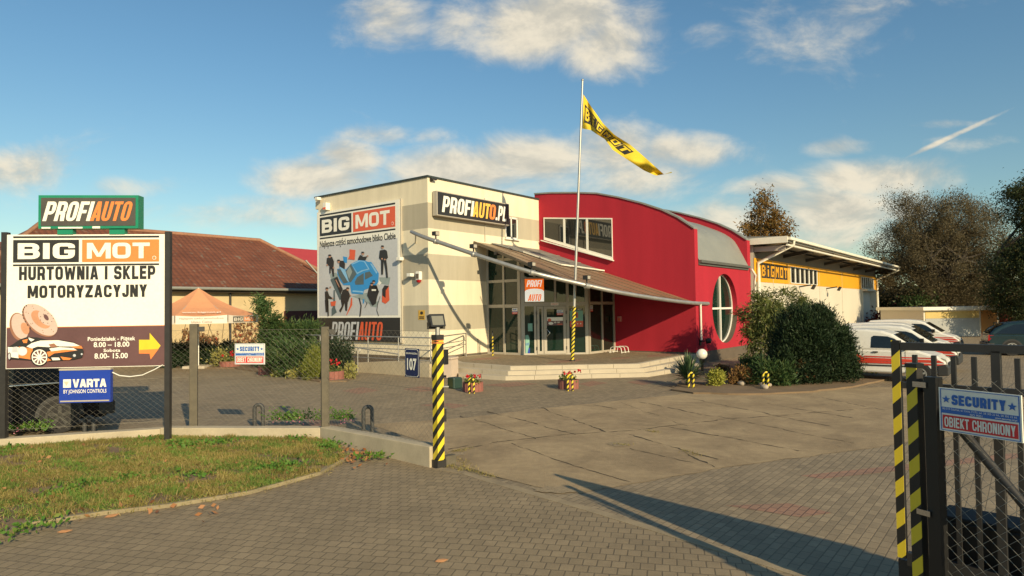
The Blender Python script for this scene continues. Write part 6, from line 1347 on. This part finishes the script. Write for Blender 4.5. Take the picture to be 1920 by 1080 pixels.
# yucca: sword leaves
def yucca(label, px, py, r_, n_, seed, group='yuccas in the bed'):
    p = G(px, py); rg_ = random.Random(seed); t = thing('yucca', label, 'plant', (p.x, p.y+r_*.6, .04), 0, group); mb = MB()
    for i in range(n_):
        a_ = rg_.uniform(0, 2*math.pi); el_ = R(rg_.uniform(5, 88)); L_ = r_*rg_.uniform(.75, 1.1); w_ = .026*rg_.uniform(.7, 1.2)
        d = Vector((math.cos(a_)*math.cos(el_), math.sin(a_)*math.cos(el_), math.sin(el_))); s_ = Vector((-math.sin(a_), math.cos(a_), 0))*w_; dr_ = Vector((0, 0, -1))*L_*.14*math.cos(el_)
        b_ = Vector((0, 0, .1+rg_.uniform(0, .18))); q = b_+d*L_*.5; e_ = b_+d*L_+dr_
        mb.add([b_-s_*.6, b_+s_*.6, q+s_, q-s_, e_], [(0, 1, 2, 3), (3, 2, 4)])
    mb.build('sword_leaves', M['lf_yucca'], t); MB().lathe([(.08, 0), (.07, .3), (.02, .36)], n=8).build('stem', M['bark'], t); return t
yucca('big spiky yucca around the globe lamp at the platform corner', 1300, 729, .86, 260, 1); yucca('small bluish yucca behind the spreading juniper, nearer the steps', 1437, 703, .62, 90, 2); yucca('small bluish yucca beside the russet shrub', 1468, 703, .6, 90, 3)
shrub('golden_bush', 'round golden-yellow bush right of the yucca', (1333, 1364, 693, 727), M['lf_gold'], 60, 40, .04, .35, .8, .12)
shrub('russet_shrub', 'low russet shrub between the golden bush and the striped hoop', (1364, 1424, 690, 724), M['lf_brown'], 80, 26, .05, .4, .5, .13)
shrub('russet_shrub', 'brown and yellow autumn shrub left of the big dark bush', (1462, 1530, 672, 722), M['lf_brown'], 90, 28, .06, .4, .4, .13)
shrub('dark_low_shrub', 'small dark shrub behind the golden bush', (1344, 1372, 684, 706), M['lf_brown'], 40, 20, .05)
shrub('spreading_juniper', 'low spreading green juniper behind the striped hoop and pale stones', (1408, 1500, 676, 726), M['lf_jun2'], 130, 40, .075, .18, .35, .13, .3, .5, .6)
shrub('spreading_juniper', 'flat green juniper by the foot of the red hall', (1385, 1450, 671, 700), M['lf_jun2'], 80, 34, .075, .18, .35, .13, .3, .5, .6)
shrub('juniper_tip', 'green juniper shrub to the right of the big dark bush near the van', (1590, 1658, 655, 700), M['lf_jun2'], 80, 30, .08, .18, .35, .13, .3, .5, .6)
def big(rx, ry, h): return [(0, 0, h*.36, rx*.85, ry*.8, h*.40), (-rx*.12, 0, h*.62, rx*.66, ry*.7, h*.38), (rx*.42, 0, h*.48, rx*.55, ry*.6, h*.42), (rx*.72, -.2, h*.22, rx*.34, ry*.5, h*.24), (-rx*.62, 0, h*.30, rx*.42, ry*.5, h*.30), (rx*.08, 0, h*.76, rx*.36, ry*.5, h*.26)]
shrub('dark_juniper', 'very large dark green juniper bush in the bed before the warehouse', (1446, 1622, 574, 722), M['lf_jun'], 420, 230, .055, .22, .3, .05, .62, .7, .6, squash=big, nstem=16)
def weep(rx, ry, h): return [(-rx*.45, 0, h*.66, rx*.52, ry*.5, h*.30), (rx*.2, .2, h*.74, rx*.6, ry*.5, h*.28), (-rx*.6, 0, h*.40, rx*.34, ry*.4, h*.34), (rx*.62, 0, h*.55, rx*.38, ry*.4, h*.30)]
t = shrub('willow_shrub', 'pale green weeping willow shrub rising behind the dark juniper', (1410, 1606, 540, 702), M['lf_willow'], 170, 70, .095, .2, .9, .05, .45, -.7, .6, squash=weep, nstem=26)
for (px, py, r_, lbl) in ((1393, 726, .12, 'round grey boulder between the russet shrub and the striped hoop'), (1444, 728, .10, 'pale stone right of the striped hoop by the juniper'), (1430, 726, .09, 'small pale stone left of the striped hoop'), (1437, 733, .12, 'flat pale stone under the striped hoop'), (1337, 722, .11, 'grey stone in the shade of the golden bush')):
    p = G(px, py); mb = MB(); rg_ = random.Random(px); pr = [(max(1e-3, r_*math.sin(math.pi*i/8)), r_*.75*(1-math.cos(math.pi*i/8))*.9) for i in range(9)]; mb.lathe(pr, n=12)
    mb.v = [(x*(1+.2*math.sin(5*y/r_)+.1*rg_.uniform(-1, 1)), y*(1+.12*math.cos(4*x/r_)), z-.03) for x, y, z in mb.v]; tag(mb.build('boulder', mat('pale_stone', (.38, .32, .25), .9, 0, .3, 6, .4, 40), loc=(p.x, p.y+r_, .05)), lbl, 'stone', 'stones in the bed')
# the beds at the left
bed2 = [G(*p) for p in ((330, 689), (440, 692), (520, 704), (600, 717), (650, 716), (668, 706), (660, 690), (640, 672), (560, 668), (430, 672), (330, 672))]
struct('flower_bed', MB().slab([tuple(p.xy) for p in bed2], -.02, .05), M['soil'])
def fan(rx, ry, h): return [(0, 0, h*.22, rx*.95, ry*.7, h*.26), (-rx*.1, 0, h*.42, rx*.7, ry*.6, h*.18), (rx*.62, 0, h*.52, rx*.36, ry*.4, h*.09), (rx*.3, 0, h*.44, rx*.5, ry*.4, h*.13), (-rx*.38, 0, h*.62, rx*.36, ry*.4, h*.14), (-rx*.6, 0, h*.80, rx*.2, ry*.3, h*.12), (-rx*.78, 0, h*.92, rx*.12, ry*.2, h*.07)]
shrub('fan_juniper', 'tall slanting green juniper in front of the tiled house', (462, 588, 553, 692), M['lf_jun2'], 330, 60, .12, .16, .5, .045, .4, .2, .5, squash=fan, nstem=14)
shrub('juniper_mound', 'broad low juniper mound behind the fence security sign', (490, 610, 640, 707), M['lf_jun2'], 240, 46, .10, .18, .4, .09, .4, .4, .6)
shrub('juniper_mound', 'dark juniper mound behind the second fence post by the ramp', (596, 660, 636, 708), M['lf_jun'], 120, 40, .09, .2, .5, .1, .4, .4, .6)
def hedge_(rx, ry, h): return [(rx*(-.9+.225*i), 0, h*.45, rx*.2, .7, h*.52) for i in range(9)]
shrub('clipped_hedge', 'dark clipped hedge along the house behind the parasol', (300, 480, 640, 689), M['lf_jun'], 380, 44, .08, .25, .3, .05, .4, .3, .8, squash=hedge_, cat='hedge')
shrub('golden_thuja', 'small golden-green thuja cone beside the second fence post', (565, 602, 650, 714), M['lf_thuja'], 130, 60, .05, .2, .8, .09, .5, .9, .45, squash=lambda rx, ry, h: [(0, 0, h*.34, rx*.95, rx*.95, h*.36), (0, 0, h*.62, rx*.62, rx*.62, h*.38)])
for b_, l_ in (((390, 426, 655, 690), 'yellow variegated shrub beside the parasol base'), ((634, 668, 682, 712), 'yellow variegated shrub at the foot of the ramp rail'), ((536, 560, 694, 710), 'small yellow shrub between the planter and the golden thuja'), ((505, 530, 694, 707), 'small yellow plant right of the planter under the security sign')):
    shrub('variegated_shrub', l_, b_, M['lf_yel'], 40, 22, .055, .4, .5, .14, group='yellow shrubs in the left bed')
# creepers on the house wall
cr0 = HF.Y(320, 640, .4); cr1 = HF.Y(535, 640, .4); t = HF.thing('creeper', 'dry red and brown creeper on the cream house wall', 'plant'); P = []
for k in range(1900):
    x = random.uniform(cr0.x-2, cr1.x); f_ = (x-cr0.x)/(cr1.x-cr0.x); top_ = 1.9+.5*math.sin(x*1.3)+.35*math.sin(x*3.1)+(.7 if f_ > .8 else 0)
    if math.sin(x*2.2+1) > .55: continue
    P.append((x, .36-random.random()*.14, random.uniform(.2, top_)))
leaves('foliage', np.array(P), .09, M['lf_dryc'], t, .6, np.array([[0, -.5, -.3]]), .8); mb = MB()
for k in range(16): x = cr0.x+(cr1.x-cr0.x)*k/15; mb.tube([(x, .42, 0), (x+.1, .42, 1.0), (x+random.uniform(-.4, .4), .42, 2.0)], .012, 4)
mb.build('stems', M['bark'], t)
# ------------------------------------------------------------------ trees
def tree(name, label, base_px, Y, xb, h, ell, m_, ncl, per, cr_, size, asp, trunk_r, fork, nl, group=None, lo=.45, dirs=None, jit=.8, flat=1.0, lean=0.):
    b_ = Vector((xb, Y, 0)); t = thing(name, label, 'tree', b_, 0, group)
    P, C, D = shell(ell, ncl, per, cr_, lo, flat); dd = (D*.5+np.array(dirs)) if dirs is not None else None
    leaves('crown', P, size, m_, t, asp, dd, jit)
    mb = MB(); fz = h*fork; mb.tube([(0, 0, -.1), (lean*.3, 0, fz*.5), (lean, 0, fz)], [trunk_r*1.25, trunk_r, trunk_r*.8], 9)
    fk = []
    for i in range(5):
        a_ = 2*math.pi*i/5+.4; e_ = Vector((lean+math.cos(a_)*h*.2, math.sin(a_)*h*.2, h*(fork+.28))); mb.tube([(lean, 0, fz*.95), (lean+math.cos(a_)*h*.07, math.sin(a_)*h*.07, h*(fork+.12)), tuple(e_)], [trunk_r*.6, trunk_r*.45, trunk_r*.3], 6, caps=False); fk += [e_, Vector((lean+math.cos(a_)*h*.07, math.sin(a_)*h*.07, h*(fork+.12)))]
    limbs(mb, b_, fk, C, nl, trunk_r*.28); mb.build('trunk', M['bark'], t); return t
def T(px, py, Y): p = at(px, py, Y); return p.x, p.z
Yw = 62; xw, zt2 = T(1745, 362, Yw); h = zt2; u = Yw/F_PX
def E_(cx, cy, rx, ry, x0=1745, Yd=Yw, d=.8): x, z = T(cx, cy, Yd); k = Yd/F_PX; return (x-T(x0, cy, Yd)[0], 0, z, rx*k, max(rx, ry)*k*d, ry*k)
tree('willow_tree', 'big round brown-green autumn willow behind the garage shed', None, Yw, xw, h, [E_(1715, 425, 75, 62), E_(1775, 420, 85, 58), E_(1680, 470, 62, 52), E_(1845, 470, 82, 74), E_(1755, 500, 110, 70), E_(1830, 545, 70, 50), E_(1665, 520, 38, 40)], M['lf_autumn'], 360, 480, .54, .078, .36, .48, .22, 110, None, .5, (0, 0, .35), .7, 1.0, -.3)
Yd_ = 46; xd, zd = T(1935, 330, Yd_)
ed_ = [E_(1925, 385, 38, 55, 1935, Yd_), E_(1955, 470, 70, 90, 1935, Yd_), E_(1912, 530, 60, 85, 1935, Yd_), E_(1990, 400, 70, 90, 1935, Yd_)]
tree('dark_tree', 'dark green tree cut by the right edge of the photograph', None, Yd_, xd, zd, ed_, M['lf_dark'], 330, 260, .42, .09, .4, .4, .25, 30, None, .5)
Yb = 88; xb2, zb2 = T(1432, 362, Yb); eb = [E_(1430, 395, 26, 38, 1432, Yb), E_(1432, 440, 44, 40, 1432, Yb), E_(1455, 425, 26, 30, 1432, Yb), E_(1400, 440, 20, 24, 1432, Yb), E_(1432, 480, 50, 40, 1432, Yb)]
tree('birch_tree', 'russet autumn birch rising behind the warehouse roof', None, Yb, xb2, zb2, eb, M['lf_birch'], 300, 34, .5, .24, .3, .3, .3, 40, None, .4, (0, 0, -.4), .8)
# hedge of red creeper and the dark scrub behind the shed
def scrub(name, label, x0, x1, yt, yb, Y, m_, ncl, per, cr_, size, cat='shrub', group=None):
    xa_, zt3 = T(x0, yt, Y); xb_, _ = T(x1, yt, Y); xm = (xa_+xb_)/2; w_ = (xb_-xa_)/2; t = thing(name, label, cat, (xm, Y, 0), 0, group)
    n_ = max(2, int(w_*2/2.2)); ell = [(-w_+2*w_*(i+.5)/n_, random.uniform(-.6, .6), zt3*random.uniform(.40, .5), w_/n_*1.5, 1.4, zt3*random.uniform(.44, .58)) for i in range(n_)]
    P, C, D = shell(ell, ncl, per, cr_, .45); P[:, 2] = np.maximum(P[:, 2], .02); leaves('foliage', P, size, m_, t, .45, D, .9); stems(t, C, 14, .07); return t
scrub('creeper_hedge', 'dark red creeper hedge behind the parked vans', 1640, 1765, 585, 630, 57, M['lf_creeper'], 170, 40, .35, .13, 'hedge'); scrub('creeper_hedge', 'dark red creeper hedge to the right of the garage shed', 1868, 1990, 578, 640, 52, M['lf_creeper'], 170, 40, .35, .13, 'hedge')
scrub('dark_scrub', 'dark green scrub under the willow left of the shed', 1640, 1770, 545, 620, 66, M['lf_dark'], 200, 46, .5, .18); scrub('dark_scrub', 'dark scrub right behind the garage shed roof', 1750, 1900, 538, 610, 70, M['lf_dark'], 220, 46, .5, .18); scrub('olive_scrub', 'olive autumn scrub behind the dark car at the right edge', 1850, 2010, 515, 620, 68, M['lf_autumn'], 200, 46, .5, .18); scrub('green_scrub', 'brighter green bush at the foot of the willow trunk', 1690, 1742, 552, 612, 61, M['lf_jun2'], 70, 40, .4, .15)
xw0, _ = T(1600, 560, 115); xw1, _ = T(2150, 560, 115); P, C, D = shell([(x, random.uniform(-4, 4), 3.2, 4.5, 4, 3.4) for x in np.linspace(xw0, xw1, 18)], 420, 34, 1.0, .5); o = leaves('far_wood', P, .34, M['lf_dark'], None, .6, loc=(0, 118, 0)); tag(o, 'distant dark wood closing the view behind the yard', 'wood', kind='stuff')
xw0, _ = T(-260, 560, 95); xw1, _ = T(330, 560, 95); P, C, D = shell([(x, random.uniform(-4, 4), 3.0, 4.5, 4, 3.2) for x in np.linspace(xw0, xw1, 16)], 300, 30, 1.0, .5); o = leaves('far_wood', P, .34, M['lf_dark'], None, .6, loc=(0, 98, 0)); tag(o, 'distant trees behind the house at the left', 'wood', kind='stuff')
